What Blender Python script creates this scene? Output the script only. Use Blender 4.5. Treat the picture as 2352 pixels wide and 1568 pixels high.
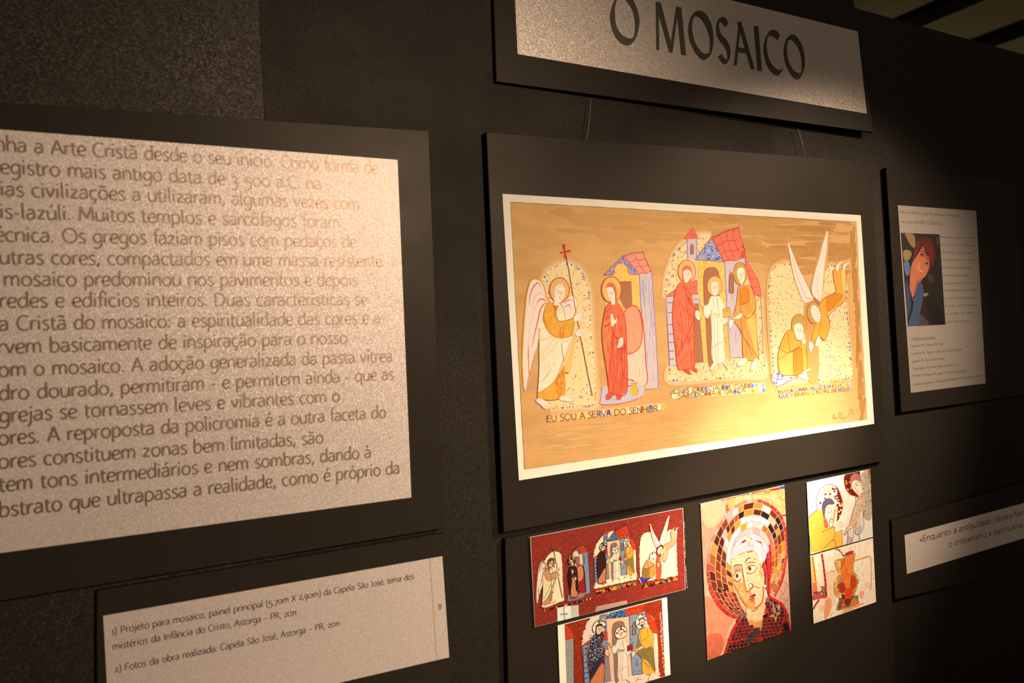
import bpy, math, random
DEBUG = False
from mathutils import Matrix, Vector
SC = bpy.context.scene
for o in list(bpy.data.objects): bpy.data.objects.remove(o)

# ---------------------------------------------------------------- camera
YAW, PITCH, ROLL = 0.5048198980114065, 0.010731879109472148, -0.04947318980815552
FZ = 1.40                                    # height of the layout origin above the floor
CAM = Vector((-0.4137534423296256, -0.7514762727337966, 0.14438850763949979 + FZ))
FPX = 1750.0                                 # focal length in pixels of a 2352 px wide frame
D_ = Vector((math.sin(YAW)*math.cos(PITCH), math.cos(YAW)*math.cos(PITCH), math.sin(PITCH)))
rt_ = Vector((math.cos(YAW), -math.sin(YAW), 0)); up_ = rt_.cross(D_)
R_ = math.cos(ROLL)*rt_ + math.sin(ROLL)*up_
U_ = -math.sin(ROLL)*rt_ + math.cos(ROLL)*up_
cd = bpy.data.cameras.new('camera'); cam = bpy.data.objects.new('camera', cd)
SC.collection.objects.link(cam); SC.camera = cam
m = Matrix((R_, U_, -D_)).transposed().to_4x4(); m.translation = CAM; cam.matrix_world = m
cd.sensor_width = 22.3; cd.lens = FPX/2352*22.3; cd.clip_start = 0.02
cd.dof.use_dof = True; cd.dof.focus_distance = 1.12; cd.dof.aperture_fstop = 4.5

# ---------------------------------------------------------------- world and lamps
W = bpy.data.worlds.new('world'); SC.world = W; W.use_nodes = True
W.node_tree.nodes['Background'].inputs[0].default_value = (1.0, 0.78, 0.6, 1)
W.node_tree.nodes['Background'].inputs[1].default_value = 0.05
def spot(name, loc, aim, watts, angle, blend, col, rad):
    l = bpy.data.lights.new(name, 'SPOT'); l.energy = watts; l.spot_size = math.radians(angle)
    l.spot_blend = blend; l.color = col; l.shadow_soft_size = rad
    o = bpy.data.objects.new(name, l); SC.collection.objects.link(o); o.location = loc
    o.rotation_euler = (Vector(aim)-Vector(loc)).to_track_quat('-Z', 'Y').to_euler()
    return o
WARM = (1.0, 0.67, 0.41)
# a halogen reflector lamp: hot core and wider field of the same beam, and a second lamp over the text
LAMP_CORE = spot('halogen_spot', (1.741, -1.30, 2.518), (0.360, 0, 1.325), 760, 9.6, 1.0, WARM, 0.03)
LAMP_FIELD = spot('halogen_spot', (1.741, -1.30, 2.518), (0.34, 0, 1.33), 325, 27, 1.0, WARM, 0.03)
LAMP_TEXT = spot('halogen_spot', (0.93, -2.718, 2.30), (-0.20, 0, 1.44), 235, 28.5, 1.0, WARM, 0.03)
LAMP_FILL = spot('fill_spot', (0.7, -2.9, 2.7), (0.45, 0, 1.65), 50, 75, 1.0, WARM, 0.08)  # weak wide fill, added to lift the title and biography; no real fixture
hl = bpy.data.lights.new('ceiling_fill', 'POINT'); hl.energy = 15; hl.color = (1.0, 0.88, 0.42); hl.shadow_soft_size = 0.15  # unseen point light added to brighten the ceiling cloth behind the wall
LAMP_CEIL_FILL = bpy.data.objects.new('ceiling_fill', hl); SC.collection.objects.link(LAMP_CEIL_FILL); LAMP_CEIL_FILL.location = (5.2, 4.6, 2.2)
SC.view_settings.view_transform = 'Standard'; SC.view_settings.look = 'None'
SC.view_settings.gamma = 1; SC.view_settings.use_curve_mapping = False
SC.view_settings.exposure = 0.0

# ---------------------------------------------------------------- helpers
def lin(c):
    c = c/255.0
    return c/12.92 if c <= 0.04045 else ((c+0.055)/1.055)**2.4
WREF = (255, 226, 186)
def alb(h, white=None, k=0.86):
    white = white or WREF
    r, g, b = int(h[0:2], 16), int(h[2:4], 16), int(h[4:6], 16)
    return tuple(min(0.93, max(0.006, k*lin(v)/lin(w))) for v, w in zip((r, g, b), white))
def ray(px, py, y):
    v = D_ + (px-1176)/FPX*R_ - (py-784)/FPX*U_
    t = (y-CAM.y)/v.y
    return CAM + t*v
def link(o, parent=None):
    SC.collection.objects.link(o)
    if parent is not None: o.parent = parent
    return o
def thing(name, label, cat, loc=(0, 0, 0), group=None):
    o = bpy.data.objects.new(name, None); o.location = loc; o.empty_display_size = 0.05
    SC.collection.objects.link(o)
    o['label'] = label; o['category'] = cat
    if group: o['group'] = group
    return o
def mesh(name, verts, faces, mat, parent=None, cols=None, smooth=False):
    me = bpy.data.meshes.new(name)
    off = parent_world(parent)
    me.from_pydata([tuple(Vector(v)-off) for v in verts], [], faces)
    me.materials.append(mat)
    if cols is not None:
        ca = me.color_attributes.new('Col', 'FLOAT_COLOR', 'CORNER')
        buf = []
        for p, c in zip(me.polygons, cols):
            buf += [c[0], c[1], c[2], 1.0]*p.loop_total
        ca.data.foreach_set('color', buf)
    if smooth:
        for p in me.polygons: p.use_smooth = True
    me.update()
    return link(bpy.data.objects.new(name, me), parent)
def parent_world(p):
    off = Vector((0, 0, 0))
    while p is not None:
        off += Vector(p.location); p = p.parent
    return off
def slab(name, front, depth, mat, parent=None, bev=0.0006):
    """board: four front corners (TL,TR,BR,BL), extruded back by depth, with a fine bevelled front rim"""
    f = [Vector(v) for v in front]; c = sum(f, Vector())/4
    inn = [v + (c-v).normalized()*bev*1.4 for v in f]
    rim = [v + Vector((0, bev, 0)) for v in f]
    back = [Vector((v.x, v.y+depth, v.z)) for v in f]
    vs = inn+rim+back
    fs = [(0, 3, 2, 1)]
    for i in range(4):
        j = (i+1) % 4
        fs += [(i, j, 4+j, 4+i), (4+i, 4+j, 8+j, 8+i)]
    fs.append((8, 9, 10, 11))
    return mesh(name, vs, fs, mat, parent)
# --- node materials
def newmat(name):
    mt = bpy.data.materials.new(name); mt.use_nodes = True
    nt = mt.node_tree; return mt, nt, nt.nodes['Principled BSDF']
def nd(nt, typ, **kw):
    n = nt.nodes.new(typ)
    for k, v in kw.items():
        if k[0] == '_': setattr(n, k[1:], v)
        else: n.inputs[k.replace('__', ' ')].default_value = v
    return n
def coords(nt, scale=(1, 1, 1)):
    tc = nd(nt, 'ShaderNodeNewGeometry')
    mp = nd(nt, 'ShaderNodeMapping'); mp.inputs['Scale'].default_value = scale
    nt.links.new(tc.outputs['Position'], mp.inputs['Vector']); return mp.outputs[0]
def mixc(nt, fac, a, b, mode='MIX'):
    n = nt.nodes.new('ShaderNodeMix'); n.data_type = 'RGBA'; n.blend_type = mode
    for s, v in ((n.inputs[0], fac), (n.inputs[6], a), (n.inputs[7], b)):
        if hasattr(v, 'links') or hasattr(v, 'is_output'): nt.links.new(v, s)
        else: s.default_value = v if not isinstance(v, tuple) else (tuple(v)+(1,))[:4]
    return n.outputs[2]
def ramp(nt, src, stops):
    r = nt.nodes.new('ShaderNodeValToRGB'); e = r.color_ramp.elements
    while len(e) < len(stops): e.new(0.5)
    for k, (p, c) in enumerate(stops): e[k].position = p; e[k].color = (c, c, c, 1) if not isinstance(c, tuple) else c+(1,)
    nt.links.new(src, r.inputs[0]); return r.outputs[0]
def noise(nt, vec, scale, detail=4, rough=0.6):
    n = nd(nt, 'ShaderNodeTexNoise', Scale=scale, Detail=detail, Roughness=rough); nt.links.new(vec, n.inputs['Vector']); return n
def flakes(nt, vec, scale, amount):
    """normals of tiny mica flakes lying at random tilts"""
    v = nd(nt, 'ShaderNodeTexVoronoi', Scale=scale); nt.links.new(vec, v.inputs['Vector'])
    g = nd(nt, 'ShaderNodeNewGeometry')
    s = nd(nt, 'ShaderNodeVectorMath', _operation='SUBTRACT'); nt.links.new(v.outputs['Color'], s.inputs[0]); s.inputs[1].default_value = (.5, .5, .5)
    k = nd(nt, 'ShaderNodeVectorMath', _operation='SCALE'); nt.links.new(s.outputs[0], k.inputs[0]); k.inputs['Scale'].default_value = amount
    a = nd(nt, 'ShaderNodeVectorMath', _operation='ADD'); nt.links.new(g.outputs['Normal'], a.inputs[0]); nt.links.new(k.outputs[0], a.inputs[1])
    n = nd(nt, 'ShaderNodeVectorMath', _operation='NORMALIZE'); nt.links.new(a.outputs[0], n.inputs[0])
    return n.outputs[0], v
def bump(nt, h, strength, dist):
    b = nd(nt, 'ShaderNodeBump', Strength=strength, Distance=dist); nt.links.new(h, b.inputs['Height']); return b.outputs[0]

def m_pearl(name, base, metal=0.55, rough=0.42, fl=0.55):
    mt, nt, p = newmat(name); vec = coords(nt)
    n = noise(nt, vec, 900, 2); f, v = flakes(nt, vec, 1500, fl)
    c = mixc(nt, n.outputs[0], tuple(x*0.86 for x in base), tuple(min(1, x*1.14) for x in base))
    nt.links.new(c, p.inputs['Base Color']); nt.links.new(f, p.inputs['Normal'])
    p.inputs['Metallic'].default_value = metal; p.inputs['Roughness'].default_value = rough
    return mt
def m_black(name, base, rough, spec, sc=500, bs=0.2, bd=0.0004, fl=None):
    mt, nt, p = newmat(name); vec = coords(nt)
    n = noise(nt, vec, sc, 3); lo = noise(nt, vec, 9, 3)
    c = mixc(nt, n.outputs[0], tuple(x*0.7 for x in base), tuple(x*1.3 for x in base))
    nt.links.new(c, p.inputs['Base Color'])
    if fl: 
        f, v = flakes(nt, vec, fl[0], fl[1]); nt.links.new(f, p.inputs['Normal'])
    else: nt.links.new(bump(nt, n.outputs[0], bs, bd), p.inputs['Normal'])
    nt.links.new(ramp(nt, lo.outputs[0], [(0.3, rough*0.9), (0.7, min(1, rough*1.1))]), p.inputs['Roughness'])
    p.inputs['Specular IOR Level'].default_value = spec
    return mt
def m_ink(name, base, rough, spec, metal=0.0):
    mt, nt, p = newmat(name); vec = coords(nt)
    f, v = flakes(nt, vec, 1500, 0.12)
    p.inputs['Base Color'].default_value = tuple(base)+(1,); nt.links.new(f, p.inputs['Normal'])
    p.inputs['Roughness'].default_value = rough; p.inputs['Specular IOR Level'].default_value = spec
    p.inputs['Metallic'].default_value = metal
    return mt
def m_col(name, var=0.10, sc=(60, 60, 60), rough=0.7, spec=0.2, detail=5, coat=0.0, bs=0.0):
    """printed or painted colour carried by the piece itself, with pigment grain"""
    mt, nt, p = newmat(name); vec = coords(nt, sc)
    at = nd(nt, 'ShaderNodeAttribute'); at.attribute_name = 'Col'
    n = noise(nt, vec, 5.0, detail, 0.65)
    k = ramp(nt, n.outputs[0], [(0.25, 1-var*2), (0.5, 1.0), (0.8, 1+var*1.5)])
    c = mixc(nt, 1.0, at.outputs['Color'], k, 'MULTIPLY')
    nt.links.new(c, p.inputs['Base Color'])
    if bs: nt.links.new(bump(nt, n.outputs[0], bs, 0.0002), p.inputs['Normal'])
    p.inputs['Roughness'].default_value = rough; p.inputs['Specular IOR Level'].default_value = spec
    p.inputs['Coat Weight'].default_value = coat; p.inputs['Coat Roughness'].default_value = 0.25
    return mt
M = {}
M['wall'] = m_black('wall_black', (0.012, 0.011, 0.010), 0.62, 0.22, fl=(900, 0.28))
M['wall_coarse'] = m_black('wall_black_coarse', (0.015, 0.014, 0.012), 0.52, 0.28, fl=(700, 0.27))
M['board'] = m_black('black_card', (0.023, 0.021, 0.019), 0.38, 0.10, bs=0.12)
M['edge'] = m_black('black_foam', (0.010, 0.009, 0.008), 0.8, 0.1)
M['pearl'] = m_pearl('pearl_paper', (0.60, 0.59, 0.63), 0.24, 0.43, 0.21)
M['pearl_title'] = m_pearl('pearl_title_paper', (0.50, 0.49, 0.50), 0.30, 0.38, 0.19)
M['ink'] = m_ink('toner', (0.232, 0.195, 0.168), 0.425, 0.6, 0.68)
M['inksoft'] = m_ink('toner_soft', (0.09, 0.07, 0.06), 0.5, 0.3)
M['inkdark'] = m_ink('toner_dark', (0.03, 0.028, 0.03), 0.55, 0.35)
M['water'] = m_col('watercolour', 0.07, (70, 70, 110), 0.75, 0.15, bs=0.3)
M['ochre'] = m_col('ochre_wash', 0.10, (3, 3, 9), 0.7, 0.2, 8, bs=0.15)
M['print'] = m_col('photo_print', 0.16, (260, 260, 160), 0.4, 0.35, 3, coat=0.12)
M['redmos'] = m_col('photo_print_mosaic', 0.45, (420, 420, 150), 0.38, 0.35, 2, coat=0.15)
M['stucco'] = m_col('photo_print_stucco', 0.13, (30, 30, 22), 0.4, 0.35, 6, coat=0.12)
M['paper'] = m_col('paper', 0.03, (200, 200, 200), 0.8, 0.1)

# --- curve helpers working on 2-D points
def cat(pts, closed=False, n=5):
    P = [tuple(p) for p in pts]; L = len(P); out = []
    if L < 3 and not closed: return P
    segs = L if closed else L-1
    for i in range(segs):
        if closed: a, b, c, d = P[i-1], P[i], P[(i+1) % L], P[(i+2) % L]
        else: a, b, c, d = P[max(i-1, 0)], P[i], P[i+1], P[min(i+2, L-1)]
        for k in range(n):
            t = k/n; t2 = t*t; t3 = t2*t
            out.append(tuple(0.5*((2*b[q]) + (-a[q]+c[q])*t + (2*a[q]-5*b[q]+4*c[q]-d[q])*t2 + (-a[q]+3*b[q]-3*c[q]+d[q])*t3) for q in (0, 1)))
    if not closed: out.append(P[-1])
    return out
def inside(p, poly):
    x, y = p; c = False; j = len(poly)-1
    for i in range(len(poly)):
        xi, yi = poly[i]; xj, yj = poly[j]
        if (yi > y) != (yj > y) and x < (xj-xi)*(y-yi)/(yj-yi)+xi: c = not c
        j = i
    return c
def frame(ox, oy, s, y=None):
    """crop coordinates (origin, magnification) -> points of the wall plane"""
    def f(p):
        v = ray(ox+p[0]/s, oy+p[1]/s, y); return (v.x, v.z)
    return f
def affine(src, dst):
    """least squares affine map between two sets of wall points"""
    import numpy as np
    A = np.array([[x, z, 1] for x, z in src]); B = np.array(dst)
    X, *_ = np.linalg.lstsq(A, B, rcond=None)
    def g(q): return (q[0]*X[0][0]+q[1]*X[1][0]+X[2][0], q[0]*X[0][1]+q[1]*X[1][1]+X[2][1])
    return g
class Art:
    """flat print or paint on a sheet: every shape is a face laid a hair above the one before"""
    def __init__(s, y, f, white=None, clip=None, step=6e-7):
        s.y, s.f, s.white, s.clip, s.step = y, f, white, clip, step
        s.v, s.F, s.c, s.n = [], [], [], 0
    def face(s, pts2, col, lay=True):
        if s.clip:
            pts2 = clip_poly(pts2, s.clip)
            if len(pts2) < 3: return
        if lay: s.n += 1
        y = s.y - s.n*s.step; b = len(s.v)
        a = sum(pts2[i-1][0]*pts2[i][1]-pts2[i][0]*pts2[i-1][1] for i in range(len(pts2)))
        if a < 0: pts2 = pts2[::-1]
        s.v += [(x, y, z) for x, z in pts2]; s.F.append(tuple(range(b, b+len(pts2))))
        s.c.append(alb(col, s.white) if isinstance(col, str) else col)
    def poly(s, pts, col, smooth=True, n=4):
        s.face([s.f(p) for p in (cat(pts, True, n) if smooth else pts)], col)
    def ell(s, c, rx, ry, col, rot=0, n=22):
        cr, sr = math.cos(rot), math.sin(rot)
        s.face([s.f((c[0]+rx*math.cos(t)*cr-ry*math.sin(t)*sr, c[1]+rx*math.cos(t)*sr+ry*math.sin(t)*cr))
                for t in [6.2832*k/n for k in range(n)]], col)
    def arc(s, c, rx, ry, a0, a1, w, col, n=18):
        s.line([(c[0]+rx*math.cos(math.radians(a0+(a1-a0)*k/n)), c[1]+ry*math.sin(math.radians(a0+(a1-a0)*k/n))) for k in range(n+1)], w, col, smooth=False)
    def line(s, pts, w, col, smooth=True, taper=False, n=4):
        """w in photograph pixels (0.6 mm on the wall)"""
        P = [s.f(p) for p in (cat(pts, False, n) if smooth else pts)]
        w = w*0.00036; L = len(P); A = []; B = []
        for i, p in enumerate(P):
            q0 = P[max(i-1, 0)]; q1 = P[min(i+1, L-1)]
            tx, tz = q1[0]-q0[0], q1[1]-q0[1]; d = math.hypot(tx, tz) or 1
            k = w*(0.35+0.65*math.sin(math.pi*i/(L-1))) if taper else w
            A.append((p[0]-tz/d*k, p[1]+tx/d*k)); B.append((p[0]+tz/d*k, p[1]-tx/d*k))
        s.n += 1
        for i in range(L-1): s.face([A[i], A[i+1], B[i+1], B[i]], col, lay=False)
    def dots(s, region, n, cols, r=(4, 7), seed=1, rot=None, elong=1.3):
        rnd = random.Random(seed); xs = [p[0] for p in region]; ys = [p[1] for p in region]; k = 0; t = 0
        s.n += 1
        while k < n and t < n*20:
            t += 1
            p = (rnd.uniform(min(xs), max(xs)), rnd.uniform(min(ys), max(ys)))
            if not inside(p, region): continue
            k += 1; a = rnd.uniform(*r); b = a*elong; th = rnd.uniform(-0.5, 0.5)
            s.face([s.f((p[0]+a*math.cos(u)*math.cos(th)-b*math.sin(u)*math.sin(th), p[1]+a*math.cos(u)*math.sin(th)+b*math.sin(u)*math.cos(th)))
                    for u in [6.2832*q/6 for q in range(6)]], rnd.choice(cols), lay=(k % 4 == 0))
    def hatch(s, region, n, cols, ln=(20, 60), w=1.2, seed=1, slope=(-.1, .1), smooth=True):
        """pencil or brush strokes running down inside a region"""
        rnd = random.Random(seed); R = cat(region, True, 3) if smooth else region
        xs = [p[0] for p in R]; ys = [p[1] for p in R]; k = t = 0
        while k < n and t < n*15:
            t += 1; x = rnd.uniform(min(xs), max(xs)); y = rnd.uniform(min(ys), max(ys)); L = rnd.uniform(*ln); sl = rnd.uniform(*slope)*L
            if not (inside((x, y), R) and inside((x+sl, y+L), R)): continue
            k += 1; s.line([(x, y), (x+sl*.5, y+L*.5), (x+sl, y+L)], w*rnd.uniform(.6, 1.3), rnd.choice(cols), smooth=False, taper=True)
    def rim(s, pts, gap, cols, r=(4, 7), seed=3, jit=3, smooth=True, elong=1.2):
        rnd = random.Random(seed); P = cat(pts, False, 8) if smooth else pts; acc = 0; s.n += 1; n0 = s.n; k = 0
        for i in range(1, len(P)):
            d = math.hypot(P[i][0]-P[i-1][0], P[i][1]-P[i-1][1]); acc += d
            while acc > gap:
                acc -= gap; t = 1-acc/d if d else 0
                t = max(0, min(1, t))
                x = P[i-1][0]+(P[i][0]-P[i-1][0])*t+rnd.uniform(-jit, jit); y = P[i-1][1]+(P[i][1]-P[i-1][1])*t+rnd.uniform(-jit, jit)
                a = rnd.uniform(*r); b = a*elong; k += 1; s.n = n0+k % 4
                s.face([s.f((x+a*math.cos(u), y+b*math.sin(u))) for u in [6.2832*q/6 for q in range(6)]], rnd.choice(cols), lay=False)
        s.n = n0+4
    def build(s, name, parent, mat, label=None):
        o = mesh(name, s.v, s.F, mat, parent, s.c)
        if label: o['label'] = label
        return o
def clip_poly(P, C):
    """clip polygon P by convex polygon C (counter-clockwise, wall x/z)"""
    out = list(P)
    for i in range(len(C)):
        a, b = C[i], C[(i+1) % len(C)]
        f = lambda p: (b[0]-a[0])*(p[1]-a[1])-(b[1]-a[1])*(p[0]-a[0])
        src, out = out, []
        for j in range(len(src)):
            p, q = src[j-1], src[j]; fp, fq = f(p), f(q)
            if (fp >= 0) != (fq >= 0):
                t = fp/(fp-fq); out.append((p[0]+(q[0]-p[0])*t, p[1]+(q[1]-p[1])*t))
            if fq >= 0: out.append(q)
        if not out: return []
    return out
def quad(c, y):
    return [ray(p[0], p[1], y) for p in c]
def sheet(name, corners, y, mat, parent, label=None, thick=0.0005, col=None):
    f = quad(corners, y) if len(corners[0]) == 2 else corners
    b = [Vector((v.x, v.y+thick, v.z)) for v in f]
    fs = [(0, 3, 2, 1)]+[(i, (i+1) % 4, 4+(i+1) % 4, 4+i) for i in range(4)]+[(4, 5, 6, 7)]
    o = mesh(name, f+b, fs, mat, parent, [alb(col)]*6 if col else None)
    if label: o['label'] = label
    return o
def clipof(corners, y, m=0.0):
    q = [(v.x, v.z) for v in quad(corners, y)]
    return q[::-1]
# ---------------------------------------------------------------- lettering: pen strokes of a humanist hand
G = {}
def g(ch, adv, *st): G[ch] = (adv, st)
# stroke = string of points; 'c' smooth, 'l' straight. x-height = 1
def _p(s):
    k = s[0]; v = [float(x) for x in s[1:].split()]
    if k == 'd': return k, [(v[0], v[1]), (v[2], v[2])]
    return k, [(v[i], v[i+1]) for i in range(0, len(v), 2)]
_bowl_d = 'c.78 .74 .56 .98 .28 .9 .1 .48 .24 .06 .5 .02 .78 .3'
g('a', .86, 'c.14 .86 .36 .99 .6 .92 .68 .66 .68 .3 .68 0', 'c.67 .58 .4 .56 .14 .42 .1 .18 .28 0 .5 .08 .68 .28')
g('b', .93, 'l.14 1.62 .14 .05', 'c.14 .68 .36 .96 .64 .93 .82 .52 .68 .1 .4 -.01 .14 .06')
g('c', .76, 'c.68 .88 .46 .99 .2 .84 .1 .48 .22 .12 .48 -.01 .7 .08')
g('d', .94, _bowl_d, 'l.79 1.62 .79 0')
g('e', .82, 'c.11 .46 .42 .5 .72 .62 .66 .9 .42 .99 .2 .84 .1 .48 .2 .12 .46 -.01 .74 .09')
g('f', .52, 'c.66 1.56 .44 1.62 .3 1.42 .27 1.05 .27 .5 .27 0', 'l.06 .95 .54 .95')
g('g', .9, 'c.76 .76 .52 .99 .24 .88 .1 .5 .24 .12 .48 .08 .76 .34', 'c.77 .98 .77 .3 .74 -.2 .58 -.5 .3 -.56 .1 -.44')
g('h', .92, 'l.14 1.62 .14 0', 'c.14 .62 .36 .93 .6 .97 .76 .74 .78 .4 .78 0')
g('i', .4, 'l.18 .97 .18 0', 'd.19 1.36 .12')
g('j', .4, 'c.22 .97 .22 .3 .18 -.25 .02 -.5 -.1 -.52', 'd.22 1.36 .12')
g('k', .85, 'l.14 1.62 .14 0', 'l.14 .45 .7 .97', 'l.36 .62 .76 0')
g('l', .4, 'c.16 1.62 .16 .6 .18 .12 .32 0')
g('m', 1.38, 'l.14 .97 .14 0', 'c.14 .62 .32 .93 .52 .97 .66 .74 .68 .4 .68 0', 'c.68 .62 .86 .93 1.06 .97 1.2 .74 1.22 .4 1.22 0')
g('n', .92, 'l.14 .97 .14 0', 'c.14 .62 .36 .93 .6 .97 .76 .74 .78 .4 .78 0')
g('o', .96, 'o.48 .485 .37 .5')
g('p', .93, 'l.14 .97 .14 -.55', 'c.14 .7 .36 .97 .64 .93 .82 .52 .68 .1 .4 0 .14 .14')
g('q', .93, _bowl_d, 'l.79 .97 .79 -.55')
g('r', .6, 'l.14 .97 .14 0', 'c.14 .58 .28 .86 .44 .96 .6 .95')
g('s', .7, 'c.6 .9 .4 1 .18 .88 .18 .68 .42 .48 .6 .28 .5 .03 .3 -.02 .1 .08')
g('t', .56, 'c.22 1.28 .22 .8 .22 .3 .32 .0 .54 .04', 'l.04 .93 .52 .95')
g('u', .92, 'c.13 .97 .13 .45 .2 .1 .42 0 .62 .1 .77 .34', 'l.78 .97 .78 0')
g('v', .82, 'l.05 .97 .4 .02', 'l.4 .02 .76 .97')
g('x', .8, 'l.08 .97 .72 0', 'l.72 .97 .08 0')
g('y', .82, 'l.05 .97 .42 .05', 'c.78 .97 .42 -.05 .1 -.55')
g('z', .78, 'l.1 .92 .68 .92', 'l.68 .92 .1 .06', 'l.08 .06 .7 .06')
g('A', 1.1, 'l.56 1.46 .06 0', 'l.56 1.46 1.04 0', 'l.24 .5 .88 .5')
g('B', 1.0, 'l.16 1.45 .16 0', 'c.16 1.4 .6 1.42 .74 1.12 .5 .8 .16 .78', 'c.5 .8 .86 .6 .8 .16 .5 0 .16 .02')
g('C', 1.08, 'c.98 1.3 .7 1.46 .34 1.32 .12 .9 .14 .48 .36 .1 .7 -.02 1.0 .1')
g('D', 1.2, 'l.16 1.45 .16 0', 'c.16 1.42 .62 1.4 1.0 1.1 1.06 .6 .8 .12 .42 .02 .16 .03')
g('E', .9, 'l.16 1.45 .16 0', 'l.16 1.4 .8 1.4', 'l.16 .76 .72 .76', 'l.16 .05 .82 .05')
g('F', .86, 'l.16 1.45 .16 0', 'l.16 1.4 .8 1.4', 'l.16 .74 .7 .74')
g('G', 1.15, 'c1.0 1.3 .7 1.46 .34 1.32 .12 .9 .14 .48 .36 .1 .7 -.02 1.0 .12', 'l1.0 .1 1.0 .68')
g('H', 1.15, 'l.16 1.45 .16 0', 'l1.0 1.45 1.0 0', 'l.16 .76 1.0 .76')
g('I', .42, 'l.2 1.45 .2 0')
g('J', .56, 'c.36 1.45 .36 .5 .3 .1 .02 -.12')
g('L', .8, 'l.16 1.45 .16 0', 'l.16 .05 .76 .05')
g('M', 1.4, 'l.22 1.45 .12 0', 'l.22 1.45 .7 .2', 'l.7 .2 1.16 1.45', 'l1.16 1.45 1.28 0')
g('N', 1.2, 'l.16 1.45 .16 0', 'l.16 1.45 1.02 0', 'l1.02 1.45 1.02 0')
g('O', 1.38, 'o.69 .72 .58 .74')
g('P', .96, 'l.16 1.45 .16 0', 'c.16 1.41 .62 1.42 .82 1.1 .66 .72 .16 .66')
g('R', 1.02, 'l.16 1.45 .16 0', 'c.16 1.41 .62 1.42 .78 1.1 .62 .78 .16 .74', 'l.5 .74 .94 0')
g('S', .85, 'c.74 1.34 .46 1.47 .2 1.3 .22 .98 .54 .74 .74 .4 .56 .04 .3 -.02 .1 .1')
g('T', .96, 'l.04 1.4 .92 1.4', 'l.48 1.4 .48 0')
g('U', 1.12, 'c.15 1.45 .15 .6 .28 .08 .56 -.02 .84 .08 .96 .6 .97 1.45')
g('V', 1.05, 'l.05 1.45 .52 0', 'l.52 0 1.0 1.45')
g('X', 1.05, 'l.1 1.35 .95 0', 'l.95 1.35 .1 0')
g('0', .98, 'o.49 .49 .39 .5')
g('1', .5, 'l.3 .97 .3 0', 'l.3 .97 .08 .82')
g('2', .82, 'c.12 .82 .36 1 .66 .86 .6 .5 .12 .06', 'l.12 .06 .74 .06')
g('3', .8, 'c.12 .9 .4 1 .64 .78 .5 .4 .28 .26', 'c.28 .26 .66 .2 .68 -.2 .4 -.52 .08 -.44')
g('5', .84, 'l.2 .94 .72 .94', 'l.2 .94 .18 .38', 'c.18 .38 .5 .44 .72 .2 .62 -.3 .36 -.52 .08 -.46')
g('7', .8, 'l.08 .92 .72 .92', 'l.72 .92 .26 -.52')
g('8', .9, 'o.45 1.08 .27 .34', 'o.45 .37 .34 .39')
g('9', .9, 'o.44 .56 .32 .42', 'c.76 .6 .72 .1 .5 -.3 .26 -.52')
g(' ', .56); g('.', .4, 'd.18 .09 .125'); g(',', .4, 'l.24 .16 .1 -.26', 'd.21 .1 .11')
g(':', .4, 'd.18 .09 .125', 'd.18 .82 .125'); g('-', .6, 'l.1 .5 .48 .5'); g('–', .86, 'l.06 .5 .76 .5')
g('(', .5, 'c.42 1.6 .18 1.1 .14 .5 .24 -.1 .42 -.4'); g(')', .5, 'c.08 1.6 .32 1.1 .36 .5 .26 -.1 .08 -.4')
g('«', .8, 'l.38 .8 .12 .48', 'l.12 .48 .38 .16', 'l.68 .8 .42 .48', 'l.42 .48 .68 .16')
ACC = {'~': 'c-.26 1.26 -.12 1.42 .08 1.28 .24 1.44', "'": 'l-.06 1.24 .14 1.56', '`': 'l.06 1.24 -.14 1.56', '^': 'c-.2 1.24 0 1.52 .2 1.24', ',': 'c0 0 .1 -.18 .02 -.38 -.18 -.38'}
DIA = {'ã': 'a~', 'õ': 'o~', 'á': "a'", 'é': "e'", 'í': "i'", 'ó': "o'", 'ú': "u'", 'à': 'a`', 'â': 'a^', 'ê': 'e^', 'ç': 'c,'}
def glyph(ch):
    if ch in DIA:
        b, a = DIA[ch]; adv, st = G[b]; st = list(st)
        if b == 'i': st = st[:1]
        k, P = _p(ACC[a]); cx = {'i': .18, 'e': .44, 'c': .44}.get(b, adv*0.48)
        return adv, [_p(s) for s in st]+[(k, [(x+cx, y) for x, y in P])]
    adv, st = G[ch]; return adv, [_p(s) for s in st]
def advance(s, track=0.0): return sum(glyph(c)[0]+track for c in s)
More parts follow.
